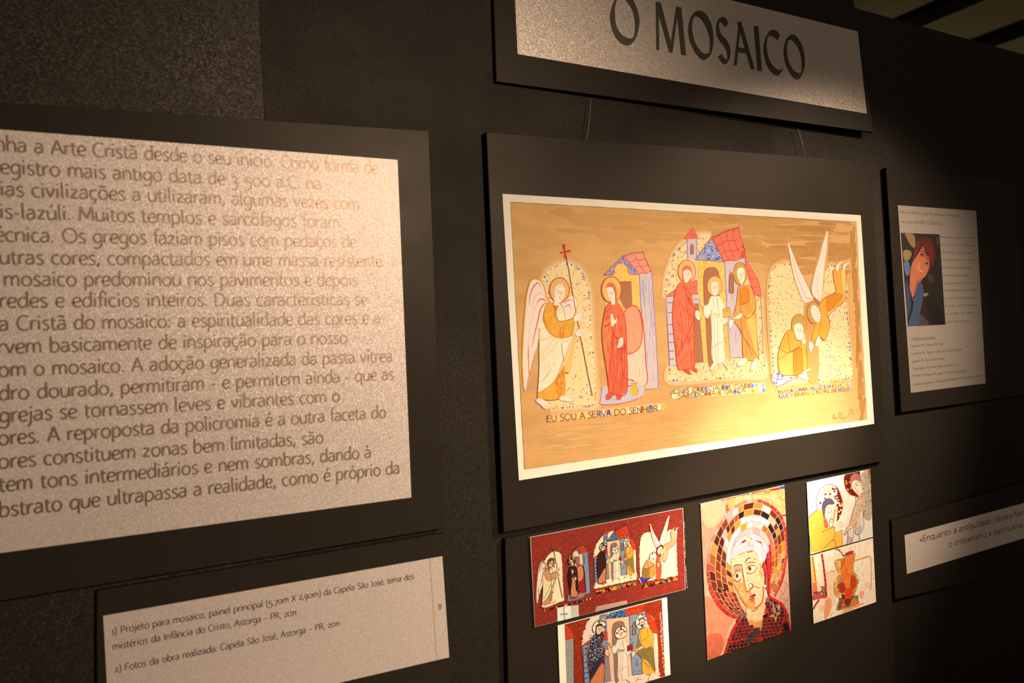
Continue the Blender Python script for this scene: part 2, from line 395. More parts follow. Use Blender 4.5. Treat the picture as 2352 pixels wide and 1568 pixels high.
def pen_text(name, s, p0, p1, y, xh, mat, parent, lead='', wv=.23, wh=.18, track=0.0, label=None):
    """one line of lettering whose first letter starts at p0 and whose last ends at p1 (points on the sheet)"""
    a = ray(p0[0], p0[1], y); b = ray(p1[0], p1[1], y)
    ex, ez = b.x-a.x, b.z-a.z; L = math.hypot(ex, ez); ex /= L; ez /= L
    sx = L/(advance(s, track)-0.2); 
    v, F = [], []; k = 0
    x = -advance(lead, track) - 0.12
    for ch in lead+s:
        adv, st = glyph(ch)
        for kind, P in st:
            if kind == 'd':
                (cx, cy), (r, _) = P; base = len(v)
                for q in range(10):
                    ux, uz = (cx+x+r*math.cos(.628*q))*sx, (cy+r*math.sin(.628*q))*xh
                    v.append((a.x+ex*ux-ez*uz, y-2.8e-5, a.z+ez*ux+ex*uz))
                F.append(tuple(range(base, base+10))); continue
            if kind == 'o':
                (cx, cy), (rx, ry) = P
                P = [(cx+rx*math.cos(6.2832*q/18), cy+ry*math.sin(6.2832*q/18)) for q in range(19)]; closed = True
            else:
                closed = False
                if kind == 'c': P = cat(P, False, 4)
            n = len(P); k += 1; yy = y - 2e-5 - 3e-6*(k % 4); base = len(v)
            for i in range(n):
                if closed: q0, q1 = P[(i-1) % (n-1)], P[(i+1) % (n-1)]
                else: q0, q1 = P[max(i-1, 0)], P[min(i+1, n-1)]
                tx, tz = (q1[0]-q0[0])*sx, (q1[1]-q0[1])*xh; d = math.hypot(tx, tz) or 1
                w = 0.5*xh*(wh+(wv-wh)*abs(tz/d))
                if not closed and (i == 0 or i == n-1): w *= 1.08
                cx, cz = (P[i][0]+x)*sx, P[i][1]*xh
                for sg in (1, -1):
                    ux, uz = cx-tz/d*w*sg, cz+tx/d*w*sg
                    v.append((a.x+ex*ux-ez*uz, yy, a.z+ez*ux+ex*uz))
            for i in range(n-1):
                F.append((base+2*i, base+2*i+1, base+2*i+3, base+2*i+2))
        x += adv+track
    o = mesh(name, v, F, mat, parent)
    if label: o['label'] = label
    return sx/xh
# ---------------------------------------------------------------- setting
T = 0.008                                    # the boards stand this far off the wall
def wall():
    root = bpy.data.objects.new('wall_back', None); SC.collection.objects.link(root); root['kind'] = 'structure'
    a = ray(1960, 17, 0); b = ray(2352, 125, 0)
    top = lambda x: a.z+(b.z-a.z)/(b.x-a.x)*(x-a.x)
    seam = ray(600, 110, 0).x
    xs = [(seam-1.22, seam-0.0001, 'wall_coarse', 0.0), (seam+0.0001, seam+3.66, 'wall', 0.0002)]
    for i, (x0, x1, mt, dy) in enumerate(xs):
        v = [(x0, dy, top(x0)), (x1, dy, top(x1)), (x1, dy, 0), (x0, dy, 0)]
        slab('wall_sheet', v, 0.018, M[mt], root, 0.0002)
    # timber frame behind the sheets
    mt, nt, p = newmat('batten_wood'); n = noise(nt, coords(nt, (4, 4, 40)), 6, 4)
    nt.links.new(mixc(nt, n.outputs[0], (0.30, 0.19, 0.10), (0.42, 0.28, 0.16)), p.inputs['Base Color']); p.inputs['Roughness'].default_value = 0.7
    for x in (seam-1.15, seam, seam+1.22, seam+2.44, seam+3.6):
        v = [(x-0.03, 0.020, top(x)-0.02), (x+0.03, 0.020, top(x)-0.02), (x+0.03, 0.020, 0), (x-0.03, 0.020, 0)]
        slab('batten', v, 0.05, mt, root, 0.001)
wall()
def flat(name, x0, x1, y0, y1, z, th, mat):
    v = [(x0, y0, z), (x1, y0, z), (x1, y1, z), (x0, y1, z), (x0, y0, z-th), (x1, y0, z-th), (x1, y1, z-th), (x0, y1, z-th)]
    o = mesh(name, v, [(0, 1, 2, 3), (7, 6, 5, 4), (0, 4, 5, 1), (1, 5, 6, 2), (2, 6, 7, 3), (3, 7, 4, 0)], mat); o['kind'] = 'structure'; return o
mt, nt, p = newmat('floor_carpet'); n = noise(nt, coords(nt), 220, 4)
nt.links.new(mixc(nt, n.outputs[0], (0.03, 0.026, 0.024), (0.07, 0.06, 0.055)), p.inputs['Base Color']); p.inputs['Roughness'].default_value = 0.95
flat('floor', -3, 9, -4, 10, 0, 0.05, mt)
# tent cloth ceiling with dark purlins running away from the wall
def ceiling():
    ZC = FZ+2.4
    mt, nt, p = newmat('tent_cloth'); n = noise(nt, coords(nt, (1, .4, 1)), 7, 5)
    nt.links.new(mixc(nt, n.outputs[0], (0.50, 0.43, 0.26), (0.66, 0.58, 0.38)), p.inputs['Base Color']); p.inputs['Roughness'].default_value = 0.9
    def hit(px, py, z):
        v = D_ + (px-1176)/FPX*R_ - (py-784)/FPX*U_; t = (z-CAM.z)/v.z; return CAM+t*v
    b1 = hit(2140, 20, ZC); b2 = hit(2300, 75, ZC); pitch = b2.x-b1.x
    vs, fs = [], []; nx = 120; x0, x1 = b1.x-3*pitch, b1.x+4*pitch; ny = 2
    for i in range(nx+1):
        x = x0+(x1-x0)*i/nx; ph = (x-b1.x)/pitch; ph -= math.floor(ph)
        z = ZC+0.02-0.07*math.sin(math.pi*ph) + 0.006*math.sin(ph*31)
        for j, y in enumerate((-4, 3, 14)): vs.append((x, y, z))
    for i in range(nx):
        for j in range(2): fs.append((i*3+j, i*3+j+1, i*3+j+4, i*3+j+3))
    o = mesh('ceiling', vs, fs, mt, smooth=True); o['kind'] = 'structure'
    for k in range(-2, 4):
        x = b1.x+k*pitch; w = 0.11*pitch
        v = [(x-w, -4, ZC), (x+w, -4, ZC), (x+w, -4, ZC-0.05), (x-w, -4, ZC-0.05)]
        b = slab('purlin', v, 18, M['edge'], o, 0.004)
ceiling()

# ---------------------------------------------------------------- boards and sheets
def board(corners, label, cat, y=-T, thick=None, depths=None):
    if depths: f = [ray(c[0], c[1], d) for c, d in zip(corners, depths)]
    else: f = quad(corners, y)
    bl = f[3]
    root = thing('display_panel', label, cat, (bl.x, 0, bl.z))
    off = [Vector(v) for v in f]
    o = slab('backing_board', off, (thick or (0-y)), M['board'], root)
    o.data.materials.append(M['edge'])
    for p in o.data.polygons:
        if abs(p.normal.y) < 0.5 and p.area > 1e-4: p.material_index = 1
    return root
GREY = '8A8078'
# 1. large text panel on the left
S_TXT = -T-0.0006
txt = board([(-300, 215), (985, 300), (1020, 1213), (-300, 1430)], 'large black panel on the left whose grey sheet holds seventeen lines of text', 'text panel')
ts = sheet('text_sheet', [(-225, 280), (913, 367), (945, 1142), (-225, 1300)], S_TXT, M['pearl'], txt, 'pearly grey paper sheet')
LINES = [
 ('acompan', 'ha a Arte Cristã desde o seu início. Como forma de', 17, 347, 867.5, 398.5),
 ('Egito, e o r', 'egistro mais antigo data de 3 500 a.C. na', 3, 398, 738, 435),
 ('vár', 'ias civilizações a utilizaram, algumas vezes com', 3, 449, 825.5, 481),
 ('láp', 'is-lazúli. Muitos templos e sarcófagos foram', 2, 501, 780, 523),
 ('t', 'écnica. Os gregos faziam pisos com pedaços de', -9, 554, 818, 568),
 ('o', 'utras cores, compactados em uma massa resistente.', 1, 606, 884, 612),
 ('o ', 'mosaico predominou nos pavimentos e depois', 11, 656, 821, 656),
 ('pa', 'redes e edifícios inteiros. Duas características se', 1, 706, 843, 700),
 ('Arte', 'a Cristã do mosaico: a espiritualidade das cores e a', 0, 759, 872.5, 742.5),
 ('se', 'rvem basicamente de inspiração para o nosso', -3, 812, 797, 788),
 ('c', 'om o mosaico. A adoção generalizada da pasta vítrea', -2, 865, 901, 829.5),
 ('vi', 'dro dourado, permitiram - e permitem ainda - que as', 0, 919, 904, 871),
 ('i', 'grejas se tornassem leves e vibrantes com o', 1, 970, 780, 921.5),
 ('c', 'ores. A reproposta da policromia é a outra faceta do', -2, 1022, 886, 958.5),
 ('c', 'ores constituem zonas bem limitadas, são', -2, 1076, 742, 1017),
 ('exis', 'tem tons intermediários e nem sombras, dando à', 0, 1129, 852, 1050.5),
 ('a', 'bstrato que ultrapassa a realidade, como é próprio da', 0, 1187, 917.5, 1086.5)]
for lead, s, x0, y0, x1, y1 in LINES:
    lead = ''.join(c for c in lead)
    if lead == 'Arte': lead = ''
    r = pen_text('text_line', s, (x0, y0), (x1, y1), S_TXT, 0.00815, M['ink'], ts, lead=lead)
    if DEBUG: print('LINE', round(r, 3), s[:20])
# 2. caption panel below it
cp = board([(222, 1356), (1019, 1224), (1036, 1600), (222, 1800)], 'black panel with the small grey caption sheet numbered 8, below the large text', 'caption panel', y=-0.005)
S_CAP = -0.0056
cs = sheet('caption_sheet', [(237, 1414), (1016, 1277), (1032, 1509), (252, 1690)], S_CAP, M['pearl'], cp)
for s, a, b in [('1) Projeto para mosaico, painel principal (5,70m X 2,90m) da Capela São José, tema dos', (258, 1457), (950.5, 1329)),
                ('mistérios da Infância do Cristo, Astorga – PR, 2011', (260, 1492), (680.5, 1411.5)),
                ('2) Fotos da obra realizada: Capela São José, Astorga – PR, 2011', (264, 1544), (779.5, 1436.5)),
                ('8', (1007.5, 1399.5), (1014, 1398))]:
    r = pen_text('text_line', s, a, b, S_CAP, 0.0040 if s != '8' else 0.0040, M['inkdark'], cs, wv=.20, wh=.155)
    if DEBUG: print('CAP', round(r, 3))
ar = Art(S_CAP-1e-5, frame(0, 0, 1, S_CAP)); ar.line([(987, 1283), (1003, 1514)], 0.7, '806A58', smooth=False)
ar.build('fold_line', cs, M['paper'])
# 3. title panel
tb = board([(1123, -330), (1950, -70), (2007, 304), (1140, 187)], 'black title panel at the top reading O MOSAICO in big dark capitals', 'title panel',
           depths=[-0.005, -0.014, -0.014, -0.005], thick=0.004)
def plane_pts(corners, depths): return [ray(c[0], c[1], d) for c, d in zip(corners, depths)]
def ty(px): return -0.0056-0.009*(ray(px, 150, -0.01).x-0.0)/0.66
tc = [(1172, -220), (1948, -80), (1991, 261), (1189, 124)]
tl = plane_pts([(1172, -215), (1944, -60), (1991, 261), (1189, 124)], [ty(1172), ty(1944), ty(1991), ty(1189)])
tr2 = ray(1970, 72, ty(1980)); tr1 = tl[2]; k = 1.0
# top edge: the visible top right corner, carried left parallel to the bottom edge
bl, br = tl[3], tl[2]; dz = tr2.z-br.z; n_ = (Vector((bl.x, bl.y, bl.z+1))-bl).cross(br-bl)
v_ = tr2-CAM; tr2 = CAM+v_*((bl-CAM).dot(n_)/v_.dot(n_)); dz = tr2.z-br.z
tl = [Vector((bl.x, bl.y, bl.z+dz)), tr2, br, bl]
tsh = sheet('title_sheet', tl, 0, M['pearl_title'], tb)
class TArt(Art):
    pass
def tface(A, pts):
    P = []
    n = (tl[1]-tl[3]).cross(tl[2]-tl[3]).normalized()
    if n.y > 0: n = -n
    for p in pts:
        v = ray(p[0], p[1], -0.01)-CAM; t = (tl[3]-CAM).dot(n)/v.dot(n)
        P.append(CAM+v*t+n*0.00008)
    b = len(A[0]); A[0].extend([tuple(q) for q in P]); A[1].append(tuple(range(b, b+len(P)))[::-1])
def letter(pieces, rings=()):
    A = ([], [])
    for (ox, oy, s), pts, sm in pieces:
        q = cat(pts, True, 4) if sm else pts
        tface(A, [(ox+x/s, oy+y/s) for x, y in q])
    for (ox, oy, s), outer, inner in rings:
        def byang(P):
            q = cat(P, True, 8); cx = sum(a for a, b in q)/len(q); cy = sum(b for a, b in q)/len(q)
            return sorted([(math.atan2(b-cy, a-cx), a, b) for a, b in q]), (cx, cy)
        o_, _ = byang(outer); i_, _ = byang(inner); n = 56
        def at(L, t):
            best = None
            for k in range(len(L)):
                a0, x0, y0 = L[k]; a1, x1, y1 = L[(k+1) % len(L)]
                if k == len(L)-1: a1 += 2*math.pi
                for tt in (t, t+2*math.pi):
                    if a0 <= tt <= a1:
                        u = (tt-a0)/((a1-a0) or 1); return (x0+(x1-x0)*u, y0+(y1-y0)*u)
            return L[0][1:]
        ts_ = [-math.pi+2*math.pi*(k+.5)/n for k in range(n)]
        for k in range(n):
            a, b = ts_[k], ts_[(k+1) % n]
            q = [at(o_, a), at(o_, b), at(i_, b), at(i_, a)]
            tface(A, [(ox+x/s, oy+y/s) for x, y in q])
    return mesh('letter', A[0], A[1], M['ink2'], tsh)
M['ink2'] = m_ink('title_toner', (0.042, 0.042, 0.036), 0.42, 0.5)
Z4 = (1380, 0, 8.7115); Z5 = (1620, 20, 8.7115)
letter([], [(Z4, [(470, -115), (330, -60), (240, 70), (180, 310), (200, 500), (260, 690), (380, 850), (530, 915), (640, 850), (730, 690), (772, 440), (750, 250), (680, 60), (590, -70)],
  [(400, -25), (320, 10), (288, 140), (288, 370), (330, 550), (420, 690), (560, 765), (645, 750), (682, 600), (672, 380), (630, 220), (560, 90), (480, 0)])])
letter([(Z4, [(1095, 30), (1200, 50), (1400, 830), (1505, 128), (1612, 150), (1707, 1112), (1605, 1098), (1528, 370), (1435, 1058), (1362, 1045), (1160, 320), (1170, 1008), (1108, 1000)], False)])
letter([], [(Z4, [(1960, 210), (2060, 240), (2150, 350), (2225, 520), (2255, 760), (2240, 960), (2180, 1120), (2060, 1207), (1970, 1160), (1860, 1010), (1780, 830), (1745, 640), (1755, 480), (1810, 320), (1880, 240)],
  [(1910, 330), (1990, 370), (2080, 500), (2150, 680), (2180, 850), (2168, 1040), (2130, 1070), (2050, 1060), (1950, 960), (1870, 800), (1830, 600), (1835, 440), (1865, 345)])])
letter([(Z5, [(463, 295), (395, 378), (340, 300), (290, 258), (272, 330), (285, 430), (330, 520), (430, 630), (490, 740), (508, 870), (490, 990), (440, 1090), (385, 1122), (320, 1070), (250, 965), (325, 895), (360, 965), (425, 1018), (440, 960), (425, 860), (370, 750), (290, 660), (235, 560), (208, 440), (215, 320), (260, 210), (340, 155), (400, 175), (440, 230)], False)])
letter([(Z5, [(635, 262), (700, 300), (697, 470), (628, 1142), (567, 1138), (655, 380)], False), (Z5, [(680, 255), (718, 248), (992, 1215), (912, 1220), (692, 470), (660, 300)], False), (Z5, [(650, 765), (790, 795), (815, 900), (640, 865)], False)])
letter([(Z5, [(962, 340), (1062, 350), (1135, 1252), (1040, 1240)], False)])
letter([(Z5, [(1498, 530), (1440, 632), (1370, 565), (1280, 540), (1240, 600), (1228, 720), (1240, 880), (1280, 1030), (1350, 1140), (1420, 1200), (1490, 1225), (1562, 1190), (1530, 1260), (1470, 1340), (1380, 1330), (1280, 1230), (1200, 1070), (1160, 860), (1165, 720), (1210, 560), (1290, 440), (1365, 415), (1430, 440)], False)])
letter([], [(Z5, [(1750, 512), (1830, 560), (1910, 680), (1965, 830), (1992, 1050), (1975, 1220), (1920, 1350), (1845, 1425), (1750, 1370), (1660, 1240), (1590, 1060), (1565, 880), (1580, 720), (1630, 590), (1690, 530)],
  [(1700, 622), (1770, 665), (1850, 780), (1900, 920), (1925, 1060), (1925, 1240), (1905, 1285), (1850, 1285), (1760, 1220), (1680, 1080), (1640, 900), (1640, 740), (1662, 640)])])
# 4. biography panel on the right
bp = board([(2035, 385), (2330, 420), (2362, 905), (2070, 947)], 'black panel at the right holding a biography sheet with a small portrait photo', 'biography panel', y=-0.007)
S_BIO = -0.0076
M['pearl2'] = m_pearl('grey_paper', (0.33, 0.33, 0.34), 0.15, 0.5, 0.2)
M['pearl3'] = m_pearl('grey_strip_paper', (0.66, 0.65, 0.66), 0.15, 0.5, 0.2)
bs = sheet('biography_sheet', [(2062, 471), (2242, 484), (2264, 880), (2092, 902)], S_BIO, M['pearl2'], bp)
def zb(o, s): return lambda x, y: (o[0]+x/s, o[1]+y/s)
q = zb((2055, 465), 11.2)
pen_text('text_line', 'Para os trabalhos de painel, contamos com as mãos', q(140, 268), q(1660, 372), S_BIO, 0.0024, M['inksoft'], bs)
pen_text('text_line', 'da mosaicista', q(165, 515), q(575, 538), S_BIO, 0.0024, M['inksoft'], bs)
pen_text('text_line', 'Inês Crisotto', q(590, 545), q(1225, 580), S_BIO, 0.0037, M['inksoft'], bs)
q = zb((2150, 520), 6.533)
for s, a, b in [('fez vários Cursos de mosaico', (65, 170), (575, 186)), ('em Curitiba, com professores', (70, 284), (575, 298)), ('renomados. Especialização', (80, 398), (560, 410)),
  ('Mosaico Romano na Paulista', (90, 512), (612, 520)), ('MUSIVO em Ravenna, Itália.', (100, 628), (535, 634)), ('É mestra em vários ateliês', (110, 744), (500, 746)),
  ('que permaneceram com fim', (120, 864), (570, 862)), ('Universidade Cultura Popular', (125, 975), (602, 967)), ('do Paraná (UNIARTE), em', (135, 1092), (600, 1082)),
  ('Curitiba - PR. Em seu ateliê', (145, 1206), (620, 1192)), ('em Curitiba - PR, oferece', (145, 1324), (570, 1304)), ('cursos sob consulta', (150, 1444), (500, 1422))]:
    s = s.replace('É', 'E')
    pen_text('text_line', s, q(*a), q(*b), S_BIO, 0.00225, M['inksoft'], bs)
q = zb((2080, 750), 9.8)
for s, a, b in [('Trabalhos Realizados', (115, 296), (680, 262)), ('Iguaraçu-PR, Capela São José', (122, 462), (850, 402)), ('Londrina-PR, Igreja N Senhora da Boa Viagem', (135, 638), (1265, 532)),
  ('Jaguari-PR, Igreja Bom Jesus', (150, 806), (880, 736)), ('Casa Majora Romênia, Igreja da Santa Cruz', (158, 975), (1190, 868)), ('Primeiro de Maio-PR, Igreja N Senhora Aparecida', (165, 1136), (1370, 1012)),
  ('Londres-Inglaterra, Painel para Margaret de crianças com câncer', (180, 1328), (1715, 1118))]:
    pen_text('text_line', s, q(*a), q(*b), S_BIO, 0.0025, M['inksoft'], bs)
ar = Art(S_BIO-1e-5, frame(2080, 750, 9.8, S_BIO)); ar.line([(115, 312), (680, 278)], 0.8, '5A4034', smooth=False); ar.build('underline', bs, M['paper'])
# 5. quotation panel at the lower right
qp = board([(2048, 1196), (2700, 1005), (2735, 1215), (2056, 1376)], 'black panel at the lower right with a grey strip carrying a two line quotation', 'quotation panel', y=-0.007)
qs = sheet('quotation_sheet', [(2077.6, 1229), (2640, 1077), (2665, 1140), (2083, 1318)], S_BIO, M['pearl3'], qp)
q = zb((1980, 1100), 5.226)
pen_text('text_line', '«Enquanto a antiguidade clássica havia', q(695, 760), q(1985, 412), S_BIO, 0.0066, M['ink2'], qs, wv=.2, wh=.16)
pen_text('text_line', 'o cristianismo a espiritualiza', q(1045, 815), q(1930, 572), S_BIO, 0.0060, M['ink2'], qs, wv=.2, wh=.16)
# ---------------------------------------------------------------- the four painted scenes (shared by the painting and by the photographs of the mosaic)
PAINT = dict(arch='F8D68E', archdots=['E08A38', '7078B0', 'E0783A', 'C8B4B8', 'EFB04A', 'E9A040', 'D89048', '8890BC', 'F9E0A4'], rimdots=['FFF0CC', 'E48A4A', '5E5FA8', 'FFE6B8', 'E8A850', 'F7D79A'], wing='FFE0BC', wingline='D9812E', red='DC4A2A', pink='F6CCA4',
    robe='FFE6B4', robeline='D08A38', mantle='F0A93C', mantle2='E08A26', halo='EDB865', haloline='D8502C', skin='FFE4BE', skinline='C88A58', dark='8A5220', staff='A4482A',
    maphor='E8744C', maphor2='E2643E', maphorline='D03A22', gable='A4A0B4', roof='F29A78', roofline='DC443A', yellow='F6C45E', door='B4744A', side='DABFAC', blue='6472B4', cushion='EFA070', white='FFEBC8', rug='CDBFBC', shoe='DE5636', josephm='E8A048', haired='E2B49A', book='EDB04E', feet='FFE0BA', red2='EC7A58', wingdark='C8B0A8', haloin='C9A24A', jarc='F2B63C')
MOS = dict(arch='F3D4A0', archdots=['F8E0B4', 'EFCB98', 'F6DAA8'], rimdots=['F8E4C0', 'FFFFE0', '5A1A10', 'E8C8A0', '3A1810'], wing='F8DEBC', wingline='6A2A20', red='8A1C18', pink='E8C09A',
    robe='E8CE98', robeline='6E7A48', mantle='C88A58', mantle2='B07040', halo='5A2418', haloline='3A1410', skin='EAC090', skinline='7A3A24', dark='3A1C14', staff='8A4A30',
    maphor='3A1418', maphor2='2A0E14', maphorline='180A0C', gable='44607E', roof='C8401E', roofline='A02A16', yellow='EAB880', door='8A6458', side='808C88', blue='36466E', cushion='D07850', white='F2D4AC', rug='76868A', shoe='C0281E', josephm='E09030', haired='3A2420', book='8E1C1C', feet='ECC89A', red2='C8401E', wingdark='6A5048', haloin='F0E0C0', jarc='D86A20')
def face_lines(a, c, rx, ry, col, tilt=0.0, w=0.5, beard=None):
    w *= 1.25
    """a small painted face: two eyes, brows, nose and mouth"""
    cx, cy = c; X = lambda u, v: (cx+(u-tilt*v)*rx, cy+(v+tilt*u*0.6)*ry)
    for s in (-0.42, 0.42):
        a.line([X(s-.24, -.12), X(s, -.22), X(s+.24, -.10)], w, col); a.line([X(s-.2, -.02), X(s, .06), X(s+.2, -.02)], w*.8, col)
        a.ell(X(s, -.05), rx*.09, ry*.07, col, n=8); a.line([X(s-.28, -.30), X(s, -.42), X(s+.26, -.32)], w, col)
    a.line([X(.06, -.3), X(.10, .2), X(.16, .32), X(-.06, .36)], w, col); a.line([X(-.22, .60), X(0, .54), X(.22, .60)], w*1.3, col); a.line([X(-.14, .68), X(.12, .68)], w*.7, col)
    if beard: a.poly([X(-.6, .3), X(-.5, .85), X(0, 1.15), X(.5, .85), X(.62, .3), X(.3, .44), X(0, .46), X(-.3, .44)], beard)
def scene_angel(mk, P, mosaic=False):
    a = mk('arch')                                   # coordinates: crop (1180,590) x4.24
    arch = [(262, 300), (300, 205), (350, 130), (420, 85), (500, 62), (590, 90), (660, 150), (712, 260), (732, 400), (745, 600), (755, 800), (775, 1050), (790, 1250), (802, 1440), (640, 1452), (350, 1470), (290, 1400), (290, 900)]
    if not mosaic:
        for j, (r_, c_) in enumerate(((30, 'E3B06A'), (20, 'E7B876'), (11, 'EEC688'))): a.line([(250, 340), (300, 200), (350, 125), (420, 80), (500, 58), (590, 85), (665, 150), (720, 260), (740, 400), (752, 600), (762, 800), (782, 1050), (797, 1250), (808, 1445), (640, 1458), (350, 1476)], r_*.62, c_); a.n += 2
    a.poly(arch, P['arch'])
    a.dots(arch, 330 if not mosaic else 60, P['archdots'], (4.5, 8.5), 5)
    a.rim([(262, 300), (300, 205), (350, 130), (420, 85), (500, 66), (590, 90), (660, 150), (712, 260), (732, 400), (745, 600), (755, 800), (775, 1050), (790, 1250), (802, 1440)], 17, P['rimdots'], (6, 9), 3, 6)
    a.rim([(800, 1442), (640, 1455), (350, 1472)], 15, P['rimdots'], (6, 9), 4, 5)
    a.build('printed_arch' if mosaic else 'painted_arch')
    a = mk('angel')
    for wd, c in ((None, None),):
        a.poly([(345, 440), (318, 400), (296, 300), (262, 240), (215, 212), (165, 238), (130, 340), (105, 560), (85, 800), (78, 1050), (92, 1230), (112, 1300), (145, 1180), (185, 1010), (235, 830), (262, 680), (300, 520)], P['wing'])
    a.line([(350, 440), (318, 400), (296, 300), (262, 238), (215, 212), (165, 236), (130, 340), (108, 540), (90, 800), (82, 1050), (94, 1240)], 2.2, P['mantle'])
    a.line([(352, 440), (320, 402), (298, 300), (264, 236), (215, 207), (160, 232), (124, 350)], 0.9, P['wingline'])
    a.line([(148, 470), (158, 380), (180, 310), (215, 262), (240, 256), (270, 305)], 1.8, P['red'], taper=True)
    a.line([(170, 500), (195, 410), (225, 365), (265, 352), (310, 400)], 1.0, P['wingdark'], taper=True)
    a.line([(215, 480), (240, 425), (275, 408), (305, 425), (322, 440)], 1.8, P['red'], taper=True)
    a.line([(175, 880), (205, 740), (240, 590), (262, 500), (300, 455), (325, 450)], 2.0, P['red'], taper=True)
    a.line([(148, 1150), (140, 960), (142, 860), (155, 700), (190, 540), (225, 450)], 1.6, P['pink'])
    a.line([(148, 1160), (141, 960), (142, 860)], 1.6, P['red'], taper=True)
    a.line([(112, 1290), (140, 1180), (190, 990), (205, 900)], 0.9, P['dark'], taper=True)
    # right wing
    a.poly([(445, 455), (490, 430), (530, 392), (568, 375), (602, 400), (618, 450), (610, 510), (585, 570), (560, 605), (505, 618), (470, 560)], P['wing'])
    a.line([(450, 450), (495, 425), (530, 392), (568, 372), (604, 400), (620, 450), (610, 505), (588, 560), (560, 612)], 1.6, P['mantle'])
    a.line([(485, 455), (515, 430), (545, 418), (565, 425)], 1.5, P['red'], taper=True); a.line([(488, 495), (520, 472), (545, 470), (556, 500)], 1.6, P['red'], taper=True)
    a.line([(556, 500), (548, 550), (535, 585)], 1.3, P['pink'])
    # robe
    a.poly([(300, 640), (256, 655), (246, 760), (246, 1000), (244, 1160), (228, 1325), (240, 1372), (330, 1395), (430, 1385), (480, 1365), (500, 1335), (494, 1130), (540, 1136), (560, 1040), (585, 900), (606, 770), (603, 735), (570, 770), (460, 786), (370, 762)], P['robe'])
    a.poly([(232, 1325), (330, 1275), (400, 1205), (455, 1110), (490, 1050), (500, 1180), (500, 1335), (478, 1368), (410, 1390), (330, 1396), (236, 1372)], P['mantle'], n=3)
    a.poly([(400, 1210), (455, 1110), (478, 1080), (480, 1200), (470, 1340), (430, 1385), (420, 1300)], P['mantle2'])
    if not mosaic: a.hatch([(240, 1320), (400, 1215), (490, 1060), (498, 1330), (430, 1380), (330, 1390)], 40, ['F8BC5A', 'E89A34', 'F4AE48'], (20, 60), 2.0, 71)
    a.poly([(496, 1040), (530, 960), (575, 820), (600, 760), (606, 800), (575, 960), (548, 1120), (520, 1130), (500, 1120)], P['yellow'])
    for q, w in (([(250, 720), (290, 690), (330, 700)], 1.0), ([(255, 805), (320, 795), (375, 770)], 2.2), ([(262, 930), (330, 880), (390, 800), (410, 785)], 1.4), ([(265, 1010), (330, 960), (400, 860), (440, 800)], 1.4), ([(470, 800), (500, 830), (540, 800)], 1.5)):
        a.line(q, w, P['yellow'])
    a.line([(262, 1215), (300, 1180), (350, 1110), (400, 1020), (430, 940), (445, 890)], 1.1, P['robeline']); a.line([(232, 1325), (300, 1290), (370, 1235), (420, 1165), (460, 1075), (520, 950), (570, 820), (602, 745)], 1.2, P['robeline'])
    a.line([(440, 1100), (500, 960), (560, 800), (590, 750)], 0.8, P['robeline'])
    a.line([(463, 788), (468, 880), (478, 960), (484, 1020)], 1.0, P['dark']); a.line([(486, 1060), (490, 1130), (498, 1230), (492, 1340)], 1.4, P['mantle2'])
    a.line([(246, 690), (246, 900), (246, 1080), (240, 1200), (230, 1330), (228, 1372)], 1.0, P['dark']); a.line([(496, 1128), (512, 1124), (530, 1136)], 1.6, P['dark'])
    a.line([(228, 1374), (330, 1396), (420, 1388), (470, 1368)], 1.2, P['staff'])
    # mantle and sleeve
    a.poly([(365, 438), (330, 450), (302, 495), (286, 570), (296, 650), (325, 712), (372, 762), (460, 787), (540, 778), (572, 762), (580, 700), (585, 600), (520, 615), (436, 626), (412, 570), (398, 520), (385, 470)], P['mantle'], n=3)
    a.poly([(290, 560), (312, 640), (345, 720), (390, 770), (360, 755), (305, 680), (286, 610)], P['mantle2']); a.poly([(452, 690), (475, 660), (490, 720), (480, 780), (440, 780)], P['mantle2'])
    if not mosaic: a.hatch([(345, 450), (300, 510), (292, 640), (380, 760), (560, 770), (578, 620), (440, 630), (400, 520)], 60, ['F8BE5C', 'EEA036', 'F6B24C', 'E8962E'], (20, 60), 2.2, 72)
    if not mosaic: a.hatch([(270, 700), (380, 785), (460, 790), (470, 900), (380, 1080), (275, 1180)], 40, ['FFEFC8', 'F8DA94', 'FDE4AC'], (40, 110), 2.2, 73, (-.35, -.1))
    a.poly([(436, 462), (470, 480), (490, 530), (503, 612), (436, 626), (410, 560), (420, 510)], P['robe']); a.poly([(380, 468), (432, 470), (425, 505), (408, 530), (395, 510)], P['mantle2'])
    a.line([(415, 545), (440, 515), (462, 490)], 1.8, P['yellow']); a.line([(425, 570), (455, 540), (478, 505)], 1.2, P['yellow'])
    a.line([(378, 450), (398, 520), (408, 560), (434, 626)], 1.1, P['dark']); a.line([(446, 450), (478, 490), (492, 540), (504, 612)], 0.9, P['dark'])
    a.line([(350, 440), (318, 462), (296, 520), (284, 580)], 0.9, P['dark']); a.line([(298, 620), (318, 690), (350, 740), (400, 775), (455, 787), (520, 780), (568, 762)], 1.5, P['mantle2'])
    a.line([(434, 627), (500, 622), (585, 598), (583, 680), (574, 735)], 1.0, P['dark'])
    # halo and head
    a.ell((443, 322), 97, 120, P['halo'], n=34); a.arc((443, 322), 97, 120, 0, 360, 1.7 if not mosaic else 0.8, P['haloline'], 34)
    if mosaic: a.dots([(350, 322), (380, 230), (443, 204), (510, 230), (538, 322), (500, 420), (390, 420)], 34, ['C8B080', '7A3A1C', 'E8D8B0', '2A100C'], (6, 10), 8)
    a.poly([(392, 440), (388, 360), (394, 310), (420, 270), (455, 258), (488, 280), (496, 330), (490, 380), (465, 430), (440, 455), (438, 470), (385, 468), (388, 450)], P['haired'] if mosaic else P['wing'])
